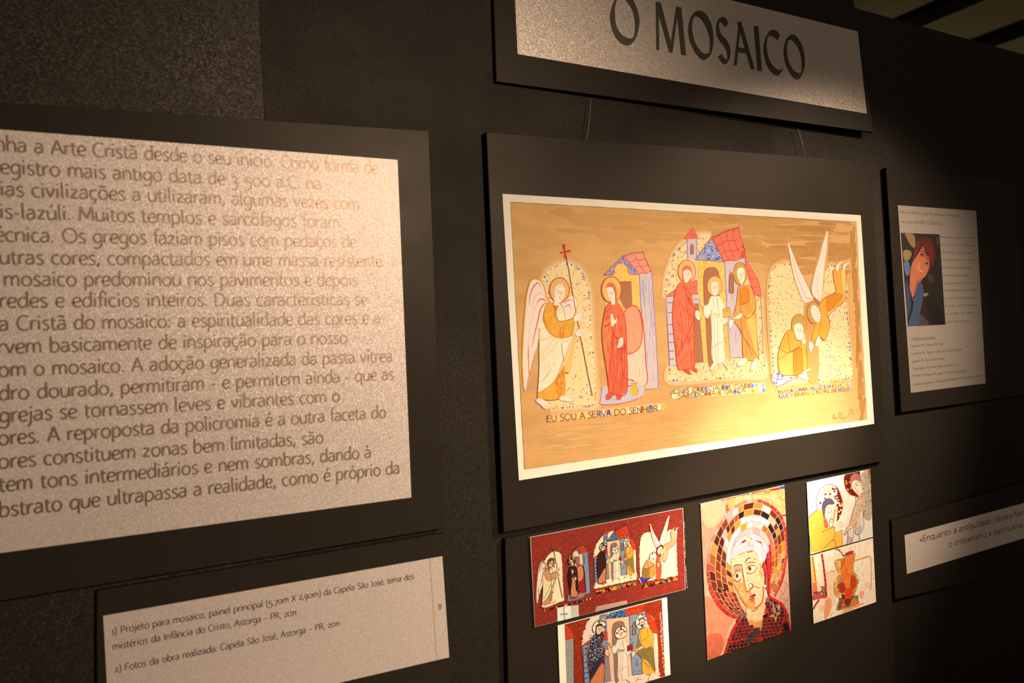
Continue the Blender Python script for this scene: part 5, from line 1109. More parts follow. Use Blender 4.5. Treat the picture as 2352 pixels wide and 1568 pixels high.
F2 = lambda P: pxs(1600, 1300, 6.817, P)
F3 = lambda P: pxs(1640, 1250, 9.225, P)
Y3 = -0.0072; W3 = (330, 300, 252)
C3 = [(1609, 1157), (1801.5, 1114), (1817, 1447), (1625, 1516)]
r3, s3 = photo(C3, Y3, 'tall mosaic photograph of a haloed woman looking down in a dark red mantle')
cl3 = clipof(C3, Y3)
def A3(mat='print', dy=0): return SArt(Y3-1e-5-dy, frame(0, 0, 1, Y3), W3, cl3).setup(s3, M[mat])
a = A3('stucco'); a.poly([(1600, 1100), (1830, 1100), (1830, 1530), (1600, 1530)], 'F9C294', smooth=False)
a.poly(F1([(140, 700), (420, 760), (330, 1000), (250, 1300), (170, 1500)]), 'F6B088'); a.poly(F2([(100, 500), (300, 560), (560, 800), (480, 1050), (400, 1350), (200, 1450), (150, 1000)]), 'F59E70'); a.poly(F2([(170, 1100), (400, 1080), (380, 1380), (180, 1460)]), 'F07A50')
a.poly(F1([(150, 420), (450, 350), (540, 560), (300, 800), (160, 640)]), 'FBD29C'); a.build('printed_plaster')
a = A3(dy=8e-5)
a.poly(F1([(560, 320), (1520, 100), (1545, 610), (1400, 600), (1150, 360), (980, 330), (760, 400), (590, 520)]), 'EFC070', smooth=False)
fill(a, F1([(585, 330), (1200, 190), (1200, 400), (1000, 345), (760, 410), (600, 490)]), 5.2, 12, ['FCE2A0', 'FBD888', 'F8D078', 'FEEAB8', 'F6C66A'], 3, -.05)
fill(a, F1([(1200, 190), (1520, 120), (1530, 600), (1420, 590), (1300, 440), (1180, 360)]), 4.6, 6, ['FCE2A0', 'FBD888', 'F8D078', 'FEEAB8', 'F6C66A', 'F8B860'], 4, -.15)
fill(a, F1([(450, 340), (730, 275), (725, 295), (450, 355)]), 12, 2.4, ['E83C28', 'F06038'], 5, -.2); fill(a, F1([(730, 272), (960, 225), (962, 250), (730, 290)]), 9, 3, ['3A3A8A', '4A4AA0'], 6, -.2)
fill(a, F1([(965, 215), (1280, 150), (1280, 205), (1120, 225), (970, 240)]), 8, 4.5, ['F08A38', 'E84A30', 'F4A048', 'E83C28'], 7, -.2); a.poly(F1([(1280, 165), (1430, 135), (1430, 175), (1282, 195)]), 'E83828', smooth=False); a.poly(F1([(1430, 125), (1508, 108), (1510, 155), (1432, 165)]), '5A5498', smooth=False); a.poly(F1([(1340, 138), (1508, 100), (1508, 112), (1345, 148)]), 'A8B0D8', smooth=False)
fill(a, F1([(540, 390), (580, 395), (590, 560), (545, 575)]), 4, 8, ['E86050', 'F08A70', 'D84838'], 8); a.poly(F1([(1430, 590), (1530, 575), (1532, 605), (1440, 615)]), 'E84038', smooth=False)
a.poly(F1([(1440, 615), (1535, 605), (1580, 1568), (1500, 1568), (1550, 1000), (1500, 740)]), 'F2C6A0', smooth=False); a.poly(F2([(1390, 0), (1435, 0), (1480, 1000), (1400, 620), (1250, 520), (1380, 220)]), 'E4B08A', smooth=False)
for P in ([(1435, 100), (1380, 105)], [(1380, 105), (1350, 230), (1290, 350), (1310, 380), (1350, 440)], [(1350, 230), (1400, 250), (1380, 380), (1350, 440)], [(1400, 250), (1440, 340)], [(1350, 500), (1400, 540), (1440, 520)], [(1390, 540), (1370, 600)], [(1350, 440), (1300, 520)]): a.line(F2(P), .7, '3A2C28', smooth=False)
a.build('printed_tile_field')
# halo
Opx = [(1634, 1345), (1629, 1318), (1630, 1290), (1636, 1254), (1646, 1225), (1663, 1196), (1686, 1169), (1709, 1157), (1730, 1152), (1751, 1156), (1772, 1168), (1789, 1186), (1798, 1208), (1803, 1236), (1804, 1268), (1800, 1298), (1794, 1328), (1786, 1348), (1777, 1366)]
Ipx = [(1690, 1362), (1683, 1335), (1679, 1305), (1678, 1285), (1680, 1261), (1688, 1236), (1697, 1225), (1711, 1215), (1727, 1211), (1742, 1213), (1754, 1220), (1762, 1232), (1768, 1247), (1770, 1262), (1771, 1278), (1771, 1298), (1770, 1320), (1769, 1340), (1767, 1360)]
a = A3(dy=2.2e-4)
bot_o = [(1634, 1345), (1640, 1362), (1652, 1382), (1668, 1400), (1686, 1410), (1702, 1415)]; bot_i = [(1690, 1362), (1694, 1372), (1699, 1384), (1704, 1395), (1708, 1403), (1712, 1408)]
a.poly(bot_o[::-1]+Opx+Ipx[::-1]+bot_i, 'F0BE90', smooth=False)
def hal(r, t, v):
    if t < .18: c = ['9A3E16', 'A84E20', '8A3416', 'BC6428', 'E8A040', 'D87A4A', '6A2410']
    elif t < .36: c = ['FFF8EC', 'FFF4E4', 'FFFAF2', 'FFF6EA', '8A3212', '6A2410', 'FFF0E0', 'E89C3A', 'F4C4B0'] if v < .6 else ['8A3212', '5E1E0C', '9A4018', 'F0C0A8', '6A2410']
    elif t < .56: c = ['FFF8F0', 'FFFAF0', 'FFFFFF', 'FFFCF6', 'E8A83A', 'FFF4E8', 'F8D8C8', 'FFF0E4'] if v < .6 else ['6A2410', '8A3414', '1A1010', 'D89A30', 'C8583A', 'FFF0E0', '5E1E0C']
    elif t < .72: c = ['9A4414', 'C07A20', 'F4C4A8', '7E3410', 'FFF0E0', 'D87A5A', '2A1810', 'D89A34']
    else: c = ['C06418', 'CC7822', 'AE5218', 'DC962E', 'DC967A', 'ECB850', '9C4416', 'FFF0DC']
    return r.choice(c)
band(a, Ipx, Opx, 25, 4, hal, .06, 5)
band(a, bot_i, bot_o, 6, 5, lambda r, t, v: r.choice(['A03A20', 'B84A24', '8A2A1A', 'C8582A', '5A1E14', 'E8963A', '2A1A1C', '9A3420']), .06, 6)
def grow(P, k, c=(1717, 1280)): return [(x+(x-c[0])*k, y+(y-c[1])*k*.8) for x, y in P]
redf = lambda r, t, v: r.choice(['E83428', 'D8302A', 'F0483A', 'E05048']) if (t < .1 or t > .5) else r.choice(['F4A88A', 'F0906A', 'F6C0A8', 'F09068'])
band(a, Opx, grow(Opx, .075), 34, 1, redf, .05, 7); band(a, bot_o, grow(bot_o, .09), 12, 1, lambda r, t, v: r.choice(['E8302A', 'F04038', 'D82A24']), .05, 8)
a.build('printed_halo')
# veil
a = A3(dy=3.4e-4)
FH = F3([(345, 330), (400, 275), (480, 225), (560, 190), (640, 160), (720, 140), (800, 130), (870, 150), (915, 200), (940, 280), (980, 400), (1020, 520), (1060, 640), (1065, 800), (1060, 1000), (1075, 1120)])
a.poly(Ipx[3:]+FH[::-1], 'E8A88A', smooth=False)
def veil(r, t, v):
    if v > .72: return r.choice(['F8C8C0', 'F4B4AC', 'F8D0C8']) if t < .6 else r.choice(['E0383A', 'C82E34', 'E85050'])
    if t < .58: return r.choice(['FFF0EC', 'FCE4E0', 'FFF8F0', 'F8DCD8'])
    return r.choice(['A01A20', 'B82428', '8A1418', 'C83030', '7A1014'])
band(a, FH, Ipx[3:], 20, 4, veil, .05, 11)
a.poly(F1([(790, 1040), (860, 985), (880, 1010), (830, 1050)]), 'B82434', smooth=False); a.poly(F1([(1050, 1000), (1130, 1030), (1140, 1060), (1060, 1020)]), 'B82434', smooth=False)
a.poly(F1([(905, 930), (920, 900), (925, 960), (990, 965), (945, 1010), (930, 1080), (915, 1030), (885, 1020), (905, 975)]), 'F0B040', smooth=False); a.ell(F1([(916, 992)])[0], 3.6, 4.6, 'FFFCF4')
a.build('printed_veil')
# face and neck
a = A3(dy=4.6e-4)
NK = F2([(775, 640), (778, 760), (780, 890), (850, 935), (960, 955), (1000, 985), (1030, 940), (1045, 790), (1075, 650), (1095, 480), (1060, 300), (900, 640)])
a.poly(NK, 'F4C27A', smooth=False); fill(a, NK, 4.2, 4.2, ['FBE0A0', 'FDE8B4', 'F8D48C'], 12, .15); a.poly(F2([(775, 880), (850, 830), (1040, 810), (1030, 940), (1000, 985), (960, 955), (850, 935)]), 'F0A850', smooth=False); fill(a, F2([(860, 800), (1030, 740), (1030, 830), (900, 870)]), 4, 4, ['FDE8B4', 'FBE0A0'], 13, -.3)
FC = F3([(350, 320), (360, 450), (380, 620), (400, 760), (440, 880), (500, 1000), (560, 1110), (620, 1220), (690, 1310), (770, 1360), (850, 1350), (950, 1300), (1015, 1220), (1038, 1100), (1045, 900), (1060, 700), (1030, 560), (980, 400), (940, 280), (905, 190), (850, 145), (780, 135), (700, 155), (600, 190), (500, 225), (420, 270)])
a.poly(FC, 'F4BE7C', smooth=False)
def fcol(r, x, y):
    fx, fy = (x-1640)*9.225, (y-1250)*9.225
    lim = 420+max(0, fy-700)*.62
    if fx < lim+90 and fy > 650: return r.choice(['F6B05A', 'F0A048', 'F8C078', 'F8C888'])
    if fx > 960 and fy < 700: return r.choice(['F8B860', 'F6A848', 'FBD08A'])
    if 590 < fx < 760 and fy > 620 and fx < 600+(fy-620)*.3+60: return r.choice(['F6A858', 'F8BC74'])
    return r.choice(['FEEBB4', 'FDE4A4', 'FFF0C4', 'FCDE98', 'FEE8B0'])
fill(a, FC, 4.0, 4.2, None, 14, .12, .10, fcol)
fill(a, F3([(350, 350), (420, 285), (560, 215), (700, 170), (690, 150), (560, 190), (400, 270)]), 4.2, 4.2, ['F0A840', 'F6BC58', 'E8983A'], 15, -.4); fill(a, F3([(665, 165), (820, 120), (835, 150), (670, 200)]), 8, 4, ['E8702C', 'E0602A'], 16, -.3)
for P, w, c in (([(585, 420), (600, 560), (620, 700), (650, 850), (690, 990), (730, 985)], 2.6, 'E8403A'), ([(415, 580), (470, 545), (530, 535), (580, 545)], 2, 'F0604A'), ([(690, 400), (740, 380), (810, 372), (870, 385)], 2, 'F0604A'),
                ([(660, 440), (700, 400), (760, 385)], 1.8, 'F08A5A'), ([(420, 740), (470, 785), (520, 770), (570, 720)], 2.4, 'F0503E'), ([(680, 600), (760, 615), (830, 590), (890, 520), (895, 470)], 2.2, 'F0703E'), ([(1035, 880), (1045, 1000), (1030, 1120), (1005, 1230), (930, 1310), (860, 1350)], 3, 'E84A2C'), ([(750, 835), (800, 840), (820, 880), (800, 910)], 2.6, 'E8303A'),
                ([(830, 880), (900, 900), (960, 930)], 3, 'F4A050'), ([(560, 1100), (640, 1230), (740, 1340), (860, 1345)], 3, 'F4983C'), ([(780, 1400), (850, 1400), (930, 1350)], 1.6, '8A5A48')): a.line(F3(P), w, c)
a.poly(F3([(590, 420), (625, 420), (660, 600), (690, 760), (735, 930), (725, 975), (690, 975), (660, 830), (625, 640)]), 'FFF0B8', smooth=False)
a.poly(F3([(470, 455), (560, 470), (570, 530), (480, 530), (400, 560), (405, 500)]), 'F4A878', n=2); a.poly(F3([(600, 770), (640, 800), (670, 980), (690, 1010), (640, 980)]), 'F4A050', n=2)
for cx, cy, rx, ry, ix in ((490, 660, 78, 95, (482, 664)), (770, 520, 88, 80, (752, 510))):
    a.poly(F3([(cx-rx, cy+10), (cx-.5*rx, cy-.8*ry), (cx+.4*rx, cy-ry), (cx+rx, cy-.5*ry), (cx+.8*rx, cy+.5*ry), (cx, cy+ry), (cx-.6*rx, cy+.7*ry)]), 'FFF4D8', n=3)
    a.ell(F3([ix])[0], 4.6, 6.2, 'E8984A'); a.ell(F3([ix])[0], 2.3, 3.6, '1C1412')
    a.rim(F3([(cx-rx, cy+15), (cx-.6*rx, cy-.62*ry), (cx, cy-.95*ry), (cx+.5*rx, cy-.98*ry), (cx+rx*1.1, cy-.72*ry)]), 2.6, ['1C1814', '2A2018'], (1.0, 1.3), 3, .15)
a.rim(F3([(400, 490), (440, 450), (500, 430), (540, 432), (570, 450)]), 2.5, ['1C1814'], (1.1, 1.4), 3, .2); a.rim(F3([(645, 400), (690, 320), (740, 285), (790, 290)]), 2.5, ['1C1814'], (1.1, 1.4), 3, .2); a.rim(F3([(800, 290), (840, 295), (870, 318)]), 2.5, ['D86A5A'], (1.1, 1.5), 3, .1)
a.poly(F3([(740, 1120), (790, 1060), (850, 1042), (870, 1055), (850, 1085), (780, 1130)]), 'E0303C', n=2); a.rim(F3([(730, 1155), (790, 1150), (850, 1090), (888, 1055)]), 2.2, ['1C1814'], (1.0, 1.3), 3, .2); a.rim(F3([(728, 975), (770, 945), (812, 905)]), 2.3, ['1C1814'], (1.0, 1.3), 3, .2)
a.poly(F3([(760, 1180), (850, 1120), (862, 1160), (845, 1190), (865, 1230), (845, 1255), (820, 1215), (780, 1210)]), 'EE6A3A', n=2); a.poly(F3([(735, 985), (760, 975), (790, 1050), (765, 1060)]), 'F07A4A', smooth=False); a.ell(F3([(772, 865)])[0], 2.6, 3.2, 'FFF8E0')
a.line(F3([(1010, 500), (1040, 640), (1045, 740)]), 2, 'FFE8C0'); a.poly(F3([(1060, 860), (1100, 850), (1105, 900), (1062, 915)]), 'FFF4DC', smooth=False); a.poly(F3([(1060, 960), (1095, 950), (1130, 1100), (1060, 1070)]), 'FFF0D8', smooth=False)
a.build('printed_face')
# mantle
a = A3(dy=5.8e-4)
MT = F2([(690, 790), (775, 715), (782, 895), (860, 945), (1000, 990), (1035, 800), (1060, 740), (1095, 490), (1140, 460), (1240, 530), (1340, 600), (1400, 720), (1450, 900), (1490, 1060), (1490, 1500), (400, 1500), (450, 1340), (500, 1130), (560, 990), (640, 860)])
a.poly(MT, 'B06A58', smooth=False)
def mcol(r, x, y):
    fx, fy = (x-1600)*6.817, (y-1300)*6.817
    if fx > 1050 and fy < 720: return r.choice(['3A1418', '5A1A1E', 'A06858', '6E2024', '2A1014'])
    if fy > 1200: return r.choice(['4A0E14', '5E1418', '360A10'])
    return r.choice(['6E1218', '7A161A', '821A1C', '641016', '5A0E14'])
fill(a, MT, 9, 8, None, 21, -.12, .07, mcol)
a.poly(F2([(760, 1110), (850, 1050), (980, 955), (985, 1010), (920, 1090), (850, 1190), (800, 1210)]), '3E3A30', smooth=False); fill(a, F2([(760, 1110), (850, 1050), (980, 955), (985, 1010), (920, 1090), (850, 1190), (800, 1210)]), 3, 2.4, ['4A4A3A', '2A2620', '5A5240', '36302A'], 22, -.6)
a.poly(F2([(1340, 900), (1420, 880), (1460, 1000), (1380, 1020)]), '1C1A16', smooth=False)
a.poly(F2([(1215, 660), (1240, 725), (1320, 708), (1258, 772), (1235, 885), (1212, 795), (1118, 790), (1200, 745)]), 'D8A450', smooth=False); a.poly(F2([(1205, 735), (1245, 730), (1245, 780), (1215, 790)]), '6A4028', smooth=False)
a.poly(F2([(1062, 680), (1125, 680), (1125, 735), (1068, 742)]), 'E82820', smooth=False); a.poly(F2([(1030, 770), (1100, 745), (1110, 790), (1040, 808)]), '1E1012', smooth=False); a.poly(F2([(1190, 600), (1210, 590), (1215, 660), (1200, 720)]), 'E0A890', smooth=False); a.poly(F2([(1270, 620), (1305, 600), (1290, 690), (1265, 680)]), 'E8B8A0', smooth=False)
for P, wd in (([(700, 800), (640, 880), (575, 980), (525, 1110), (480, 1250), (430, 1400)], 5.2), ([(1135, 470), (1240, 535), (1340, 600), (1395, 700), (1430, 850), (1470, 1010)], 5.0), ([(520, 1190), (640, 1160), (760, 1120)], 2.6), ([(1380, 790), (1340, 900)], 3.2), ([(1320, 990), (1270, 1090)], 5), ([(760, 1270), (830, 1220)], 4), ([(960, 1150), (1030, 1130)], 7)):
    Q = resample(F2(P), max(2, int(len(P)*3)))
    for k in range(len(Q)-1):
        p, q_ = Q[k], Q[k+1]; d = math.hypot(q_[0]-p[0], q_[1]-p[1]); e = .4/d
        a.line([(p[0]+(q_[0]-p[0])*e, p[1]+(q_[1]-p[1])*e), q_], wd, ['E8261C', 'F03426', 'DC2420'][k % 3], smooth=False)
Q = resample(F2([(775, 730), (700, 790), (650, 850)]), 3)
for k in range(3): a.line([Q[k], Q[k+1]], 5, ['7A6A60', '8E8078', '6A5A54'][k], smooth=False)
a.line(F3([(1150, 330), (1160, 500), (1170, 700), (1160, 950), (1165, 1100)]), 4.4, 'E03434'); a.line(F3([(1120, 270), (1135, 450), (1130, 560), (1120, 680)]), 4, 'E83028'); a.line(F3([(1170, 0), (1195, 200), (1200, 450), (1190, 700)]), 4, 'D82C38')
a.build('printed_mantle')
# --- 4: photograph of the seated man and the angel
Y4 = -0.0072; O4 = (1840, 1060, 7.84); W4 = (240, 218, 190)
C4 = [(1853, 1108), (1998.5, 1077), (2005, 1232.5), (1861, 1273)]
r4, s4 = photo(C4, Y4, 'upper right photograph of a bearded man in yellow with an angel bending over him')
cl4 = clipof(C4, Y4)
def A4(dy=0): return SArt(Y4-1e-5-dy, frame(*O4, Y4), W4, cl4).setup(s4, M['print'])
a = A4(); a.poly([(60, 100), (1320, 60), (1340, 1600), (60, 1700)], 'F4E2D8', smooth=False); a.poly([(690, 230), (800, 200), (900, 600), (780, 1250), (740, 1300), (745, 900), (700, 500)], 'F4D0BC', smooth=False); a.poly([(740, 900), (990, 620), (900, 1120), (760, 1550), (745, 1300)], 'F6D8C0', smooth=False)
a.poly([(1050, 200), (1130, 150), (1100, 220), (1060, 260)], 'F0E8D8', smooth=False); a.poly([(940, 1150), (1290, 1000), (1300, 1370), (740, 1520), (760, 1300)], 'E4DCD4', smooth=False)
a.dots([(750, 700), (900, 600), (900, 1000), (800, 1200)], 30, ['F0C0A8', 'F8E0D0'], (6, 12), 3); a.build('printed_backdrop')
a = A4(1.2e-4)
a.ell((510, 720), 238, 318, 'F4E0C0', n=36); a.poly([(610, 430), (690, 540), (745, 720), (745, 860), (690, 1010), (620, 1080), (600, 860), (660, 700)], '6A1E14')
a.poly([(400, 480), (480, 440), (560, 420), (600, 470), (560, 560), (520, 600), (440, 560)], '7A4A28', n=3)
fill(a, [(300, 800), (290, 650), (350, 520), (430, 430), (540, 415), (620, 450), (650, 600), (600, 680), (450, 640), (380, 720), (350, 850)], 34, 36, ['FFF8E8', 'FFF4DC', 'FBE8C8', 'FFFAF0', '5A3420', 'F0C888'], 5, .4, .08)
fill(a, [(560, 600), (650, 600), (700, 700), (700, 760), (640, 760)], 26, 28, ['FFF4DC', 'F8E0B8', '8A3418', '4A1410'], 6, .4, .08); fill(a, [(640, 760), (745, 700), (740, 880), (670, 1020)], 30, 36, ['6A1E14', '8A2A18', 'E8A850', '5A1810', 'F4D0A0'], 7, .3, .08)
a.arc((510, 730), 238, 322, 95, 375, 1.2, 'C83A34', 30)
a.poly([(400, 1010), (372, 880), (378, 760), (430, 680), (510, 655), (570, 690), (600, 760), (520, 780), (450, 820), (430, 900), (440, 1000)], '5E4A5A', n=3)
a.poly([(430, 980), (435, 880), (460, 800), (520, 770), (600, 790), (660, 820), (650, 920), (620, 1060), (590, 1160), (500, 1190), (460, 1150)], 'F8D8B8', n=3); a.poly([(590, 880), (660, 840), (650, 960), (600, 1090), (570, 1000)], 'F0A070', n=3)
a.poly([(410, 1010), (455, 1030), (490, 1150), (470, 1200), (430, 1190)], 'D8603A', n=2)
for P, w, c in (([(460, 850), (500, 830), (540, 850)], .9, '8A5A6A'), ([(470, 900), (510, 915), (545, 895)], 1, '5A3A4A'), ([(550, 850), (548, 940), (535, 1010), (560, 1015)], 1.2, 'D88A5A'), ([(575, 830), (620, 815), (650, 830)], .9, '8A5A5A'), ([(580, 880), (610, 875), (630, 860)], .9, '6A4A5A'), ([(505, 1100), (520, 1040), (560, 1030), (578, 1090), (560, 1160), (520, 1180), (500, 1140), (505, 1090)], 1.5, '2A2028'), ([(525, 1080), (560, 1075)], 1.5, 'D0403A'), ([(430, 930), (425, 980), (450, 1010)], 1, 'C88A5A')): a.line(P, w, c)
a.poly([(520, 1110), (545, 1095), (565, 1120), (545, 1160), (522, 1150)], 'F4E8D8', n=2)
a.poly([(290, 870), (380, 870), (400, 1020), (430, 1200), (600, 1160), (610, 1280), (740, 1230), (745, 1515), (500, 1590), (160, 1640), (140, 1000), (220, 920)], 'F2B040', smooth=False)
rnd = random.Random(9)
for k in range(150):
    x = rnd.uniform(150, 720); y = rnd.uniform(900, 1600)
    if x > 420 and y < 1200: continue
    a.line([(x, y), (x+rnd.uniform(-15, 30), y+rnd.uniform(15, 60))], rnd.uniform(1, 2.4), rnd.choice(['F6C050', 'E89A28', 'F8CC68', 'F0A634']), taper=True)
a.poly([(610, 1200), (640, 1090), (700, 1070), (740, 1090), (750, 1180), (740, 1240), (640, 1285), (608, 1270)], 'F8D4B4', n=2); a.poly([(600, 1080), (620, 930), (640, 900), (645, 1000), (620, 1140)], 'F8DCC0', n=2)
for P, w, c in (([(290, 868), (220, 920), (140, 995)], 1.4, '3A4A7A'), ([(400, 1020), (420, 1140), (440, 1220)], 1.2, 'B8503A'), ([(380, 1265), (480, 1220), (600, 1165)], 1.4, 'C0402A'), ([(600, 1165), (608, 1340), (570, 1410), (480, 1490), (400, 1568)], 1.2, '6A4A4A'), ([(570, 1410), (620, 1440), (622, 1540)], 1.2, '5A4A6A'), ([(740, 1230), (745, 1515)], 1.2, 'A8502A'), ([(150, 1330), (160, 1500), (200, 1568)], 1.2, '5A6A8A'), ([(620, 1280), (680, 1260), (740, 1225)], 1.2, '6A4A5A'), ([(640, 1130), (700, 1075), (735, 1090)], 1, 'D07A4A'), ([(665, 1150), (730, 1115)], 1, 'D07A4A'), ([(680, 1190), (745, 1150)], 1, 'D07A4A')): a.line(P, w, c)
a.build('printed_man')
a = A4(2.4e-4)
a.poly([(790, 235), (780, 400), (810, 500), (880, 590), (960, 618), (1040, 605), (1060, 200), (1000, 150)], '5A1A14', n=3); fill(a, [(800, 240), (790, 400), (860, 560), (930, 590), (900, 400), (880, 230)], 30, 34, ['6A2018', 'E0A050', '4A120E', '7A2A1C', '5A1612'], 9, .3, .1); a.line([(790, 400), (830, 520), (900, 590), (980, 618), (1050, 604)], 1.6, 'D8302A')
a.poly([(885, 330), (900, 260), (960, 210), (1030, 220), (1065, 290), (1060, 380), (1000, 340), (940, 340), (905, 440), (890, 400)], 'A86A58', n=3)
a.poly([(905, 440), (935, 350), (1000, 335), (1060, 380), (1105, 500), (1090, 570), (1050, 608), (1000, 580), (940, 510)], 'F0D4B8', n=3)
for P in ([(960, 400), (1000, 370), (1040, 385)], [(975, 420), (1010, 430), (1040, 410)], [(915, 450), (940, 440), (955, 465)], [(965, 450), (985, 500), (1010, 530), (990, 545)], [(1005, 570), (1040, 550)], [(1085, 440), (1110, 520), (1060, 605)]): a.line(P, .9, '5A4A3A')
a.ell((990, 415), 12, 12, '3A2A1E', n=10)
a.poly([(1065, 260), (1150, 150), (1245, 140), (1275, 900), (1225, 1055), (1110, 975), (1130, 700), (1090, 450)], 'B8A488', n=2); a.poly([(1040, 600), (1120, 540), (1135, 700), (1100, 880), (1040, 1020), (1005, 1200), (875, 1125), (940, 850), (1000, 700)], 'D2B48C', n=2); a.poly([(1200, 140), (1245, 138), (1250, 400), (1215, 300)], '9A5A48', n=2)
a.dots([(1080, 280), (1240, 160), (1270, 900), (1220, 1040), (1120, 960)], 90, ['A8967A', 'C8B498', '98785E', 'D0C0A4'], (8, 16), 11); a.dots([(1040, 610), (1120, 560), (1100, 880), (1000, 1180), (890, 1120)], 70, ['C8A47C', 'DCC09A', 'B88E68'], (8, 14), 12)
a.line([(875, 1125), (940, 1160), (1010, 1200)], 2, 'E8A040'); a.line([(1110, 975), (1170, 1020), (1225, 1055)], 2, 'E8A040'); a.line([(980, 620), (985, 720), (940, 870), (890, 1060), (870, 1130)], 1.2, '6A5A54')
a.poly([(870, 1140), (840, 1170), (780, 1290), (800, 1310), (840, 1250), (830, 1400), (815, 1480), (910, 1460), (940, 1360), (945, 1240), (920, 1160)], 'E4C8B8', n=2); a.poly([(1060, 980), (1110, 990), (1125, 1100), (1120, 1200), (1060, 1290), (1000, 1310), (970, 1250), (1040, 1150)], 'E0CCC0', n=2)
for P in ([(870, 1140), (835, 1180), (778, 1300), (800, 1310), (850, 1230), (900, 1190)], [(840, 1250), (838, 1360), (820, 1480)], [(855, 1340), (845, 1470)], [(875, 1350), (865, 1470)], [(895, 1355), (885, 1465)], [(915, 1360), (905, 1460)], [(920, 1160), (945, 1250), (940, 1360), (905, 1460)], [(1110, 980), (1128, 1100), (1115, 1210), (1050, 1300), (1000, 1308), (970, 1270), (975, 1210)], [(1060, 1140), (990, 1260)], [(1075, 1170), (1010, 1290)], [(1095, 1190), (1035, 1295)], [(1040, 1310), (1055, 1410)]): a.line(P, 1.3, '5A5258')
a.build('printed_angel')
# --- 5: photograph of the orange jar
Y5 = -0.0072; O6 = (1840, 1230, 7.467); W5 = (238, 212, 172)
C5 = [(1861, 1277), (2005, 1236), (2012.3, 1382), (1869, 1432)]
r5, s5 = photo(C5, Y5, 'lower right photograph of an orange stone jar on pale plaster')
cl5 = clipof(C5, Y5)
def A5(mat='print', dy=0): return SArt(Y5-1e-5-dy, frame(*O6, Y5), W5, cl5).setup(s5, M[mat])
a = A5('stucco'); a.poly([(100, 100), (1400, 0), (1400, 1300), (100, 1700)], 'FBE0AE', smooth=False); a.poly([(400, 300), (530, 270), (540, 590), (430, 610)], 'F8E8C0', smooth=False)
for P, c in (([(430, 660), (620, 640), (560, 1000), (520, 1300), (400, 1420), (400, 1150), (450, 1000)], 'F8C890'), ([(420, 1100), (520, 1090), (510, 1260), (440, 1420), (395, 1400)], 'F09A5C'), ([(1000, 960), (1080, 950), (1060, 1080), (1010, 1060)], 'F4A878'), ([(1100, 820), (1200, 815), (1190, 900), (1110, 890)], 'F8C49A'), ([(780, 1230), (1000, 1160), (1100, 1150), (900, 1260), (700, 1330)], 'F4A06A'), ([(300, 1200), (380, 1180), (390, 1280), (320, 1290)], 'F8C090')): a.poly(P, c, n=3)
for P, w, c in (([(920, 430), (1050, 390), (1160, 355), (1190, 370), (1200, 500), (1205, 700), (1195, 940)], 2.6, 'D88A3C'), ([(430, 650), (500, 615), (590, 600)], 2.4, 'EE9A54'), ([(830, 230), (870, 190)], 1.5, 'C89A5A'), ([(1055, 640), (1065, 700)], 2.4, 'B8B080'), ([(1205, 740), (1270, 720)], 1.6, 'ECB070'), ([(210, 1260), (250, 1180), (300, 1110), (300, 1070)], 4.6, 'B8342A'), ([(500, 1390), (530, 1330), (545, 1310)], 1, '8A6A48')): a.line(P, w, c)
a.build('printed_plaster')
a = A5(dy=1.4e-4)
a.poly([(165, 350), (350, 300), (380, 300), (415, 600), (445, 900), (440, 1060), (200, 1105), (180, 700)], 'F6CE92', smooth=False); a.poly([(165, 360), (195, 350), (240, 760), (185, 790)], 'F4B040', smooth=False)
fill(a, [(200, 350), (350, 310), (380, 600), (400, 800), (300, 880), (260, 860), (240, 600)], 34, 52, ['FCE6C8', 'F8DCC0', 'F4E0B0', 'FFF0DC', 'F0C890'], 5, .1, .08)
for P, w, c in (([(195, 350), (215, 500), (240, 680), (260, 860), (270, 1000)], 4, 'E8602C'), ([(350, 310), (375, 450), (400, 650), (420, 850), (430, 1050)], 6, 'B8222C')):
    Q = resample(P, 9)
    for k in range(9): a.line([(Q[k][0]+1, Q[k][1]+3), Q[k+1]], w, [c, 'D86A6A' if k % 4 == 3 else c, c][k % 3], smooth=False)
a.poly([(190, 800), (260, 790), (270, 1000), (200, 1010)], 'E87048', smooth=False); fill(a, [(340, 860), (425, 850), (440, 1055), (350, 1065)], 26, 30, ['6A1C20', '7A2A24', '8A3A30'], 6, 0, .1); fill(a, [(205, 970), (350, 950), (350, 1060), (210, 1100)], 30, 28, ['8A1C20', 'A82A2C', 'F4C8A8', '781A1C'], 7, -.1, .1)
a.line([(200, 1092), (300, 1060), (440, 1045)], 4.5, 'E0402E'); a.build('printed_column')
a = A5(dy=2.4e-4)
a.poly([(760, 290), (885, 250), (890, 300), (930, 290), (915, 420), (895, 600), (960, 670), (985, 800), (960, 900), (920, 1010), (980, 1080), (985, 1160), (880, 1210), (620, 1285), (615, 1200), (660, 1080), (590, 1030), (560, 940), (570, 800), (640, 660), (600, 560), (570, 440), (620, 400), (740, 370)], 'B89048', n=2)
fill(a, [(640, 1090), (980, 1010), (985, 1150), (880, 1200), (620, 1275)], 26, 24, ['6A5A30', '8A7A48', '4A2A1C', 'A08A50', '7A2A1C'], 8, -.2, .1)
fill(a, [(580, 430), (680, 420), (700, 600), (640, 760), (620, 900), (690, 960), (690, 1060), (600, 1030), (560, 930), (580, 790), (650, 660), (600, 560)], 44, 46, ['F6B850', 'F8C468', 'F0A23C', 'FAD080'], 9, .3, .1)
fill(a, [(930, 620), (960, 680), (985, 800), (950, 920), (920, 900), (950, 780)], 24, 26, ['E8A048', 'C88A3C', 'FFF0D8', 'D85A2A'], 10, .3, .1)
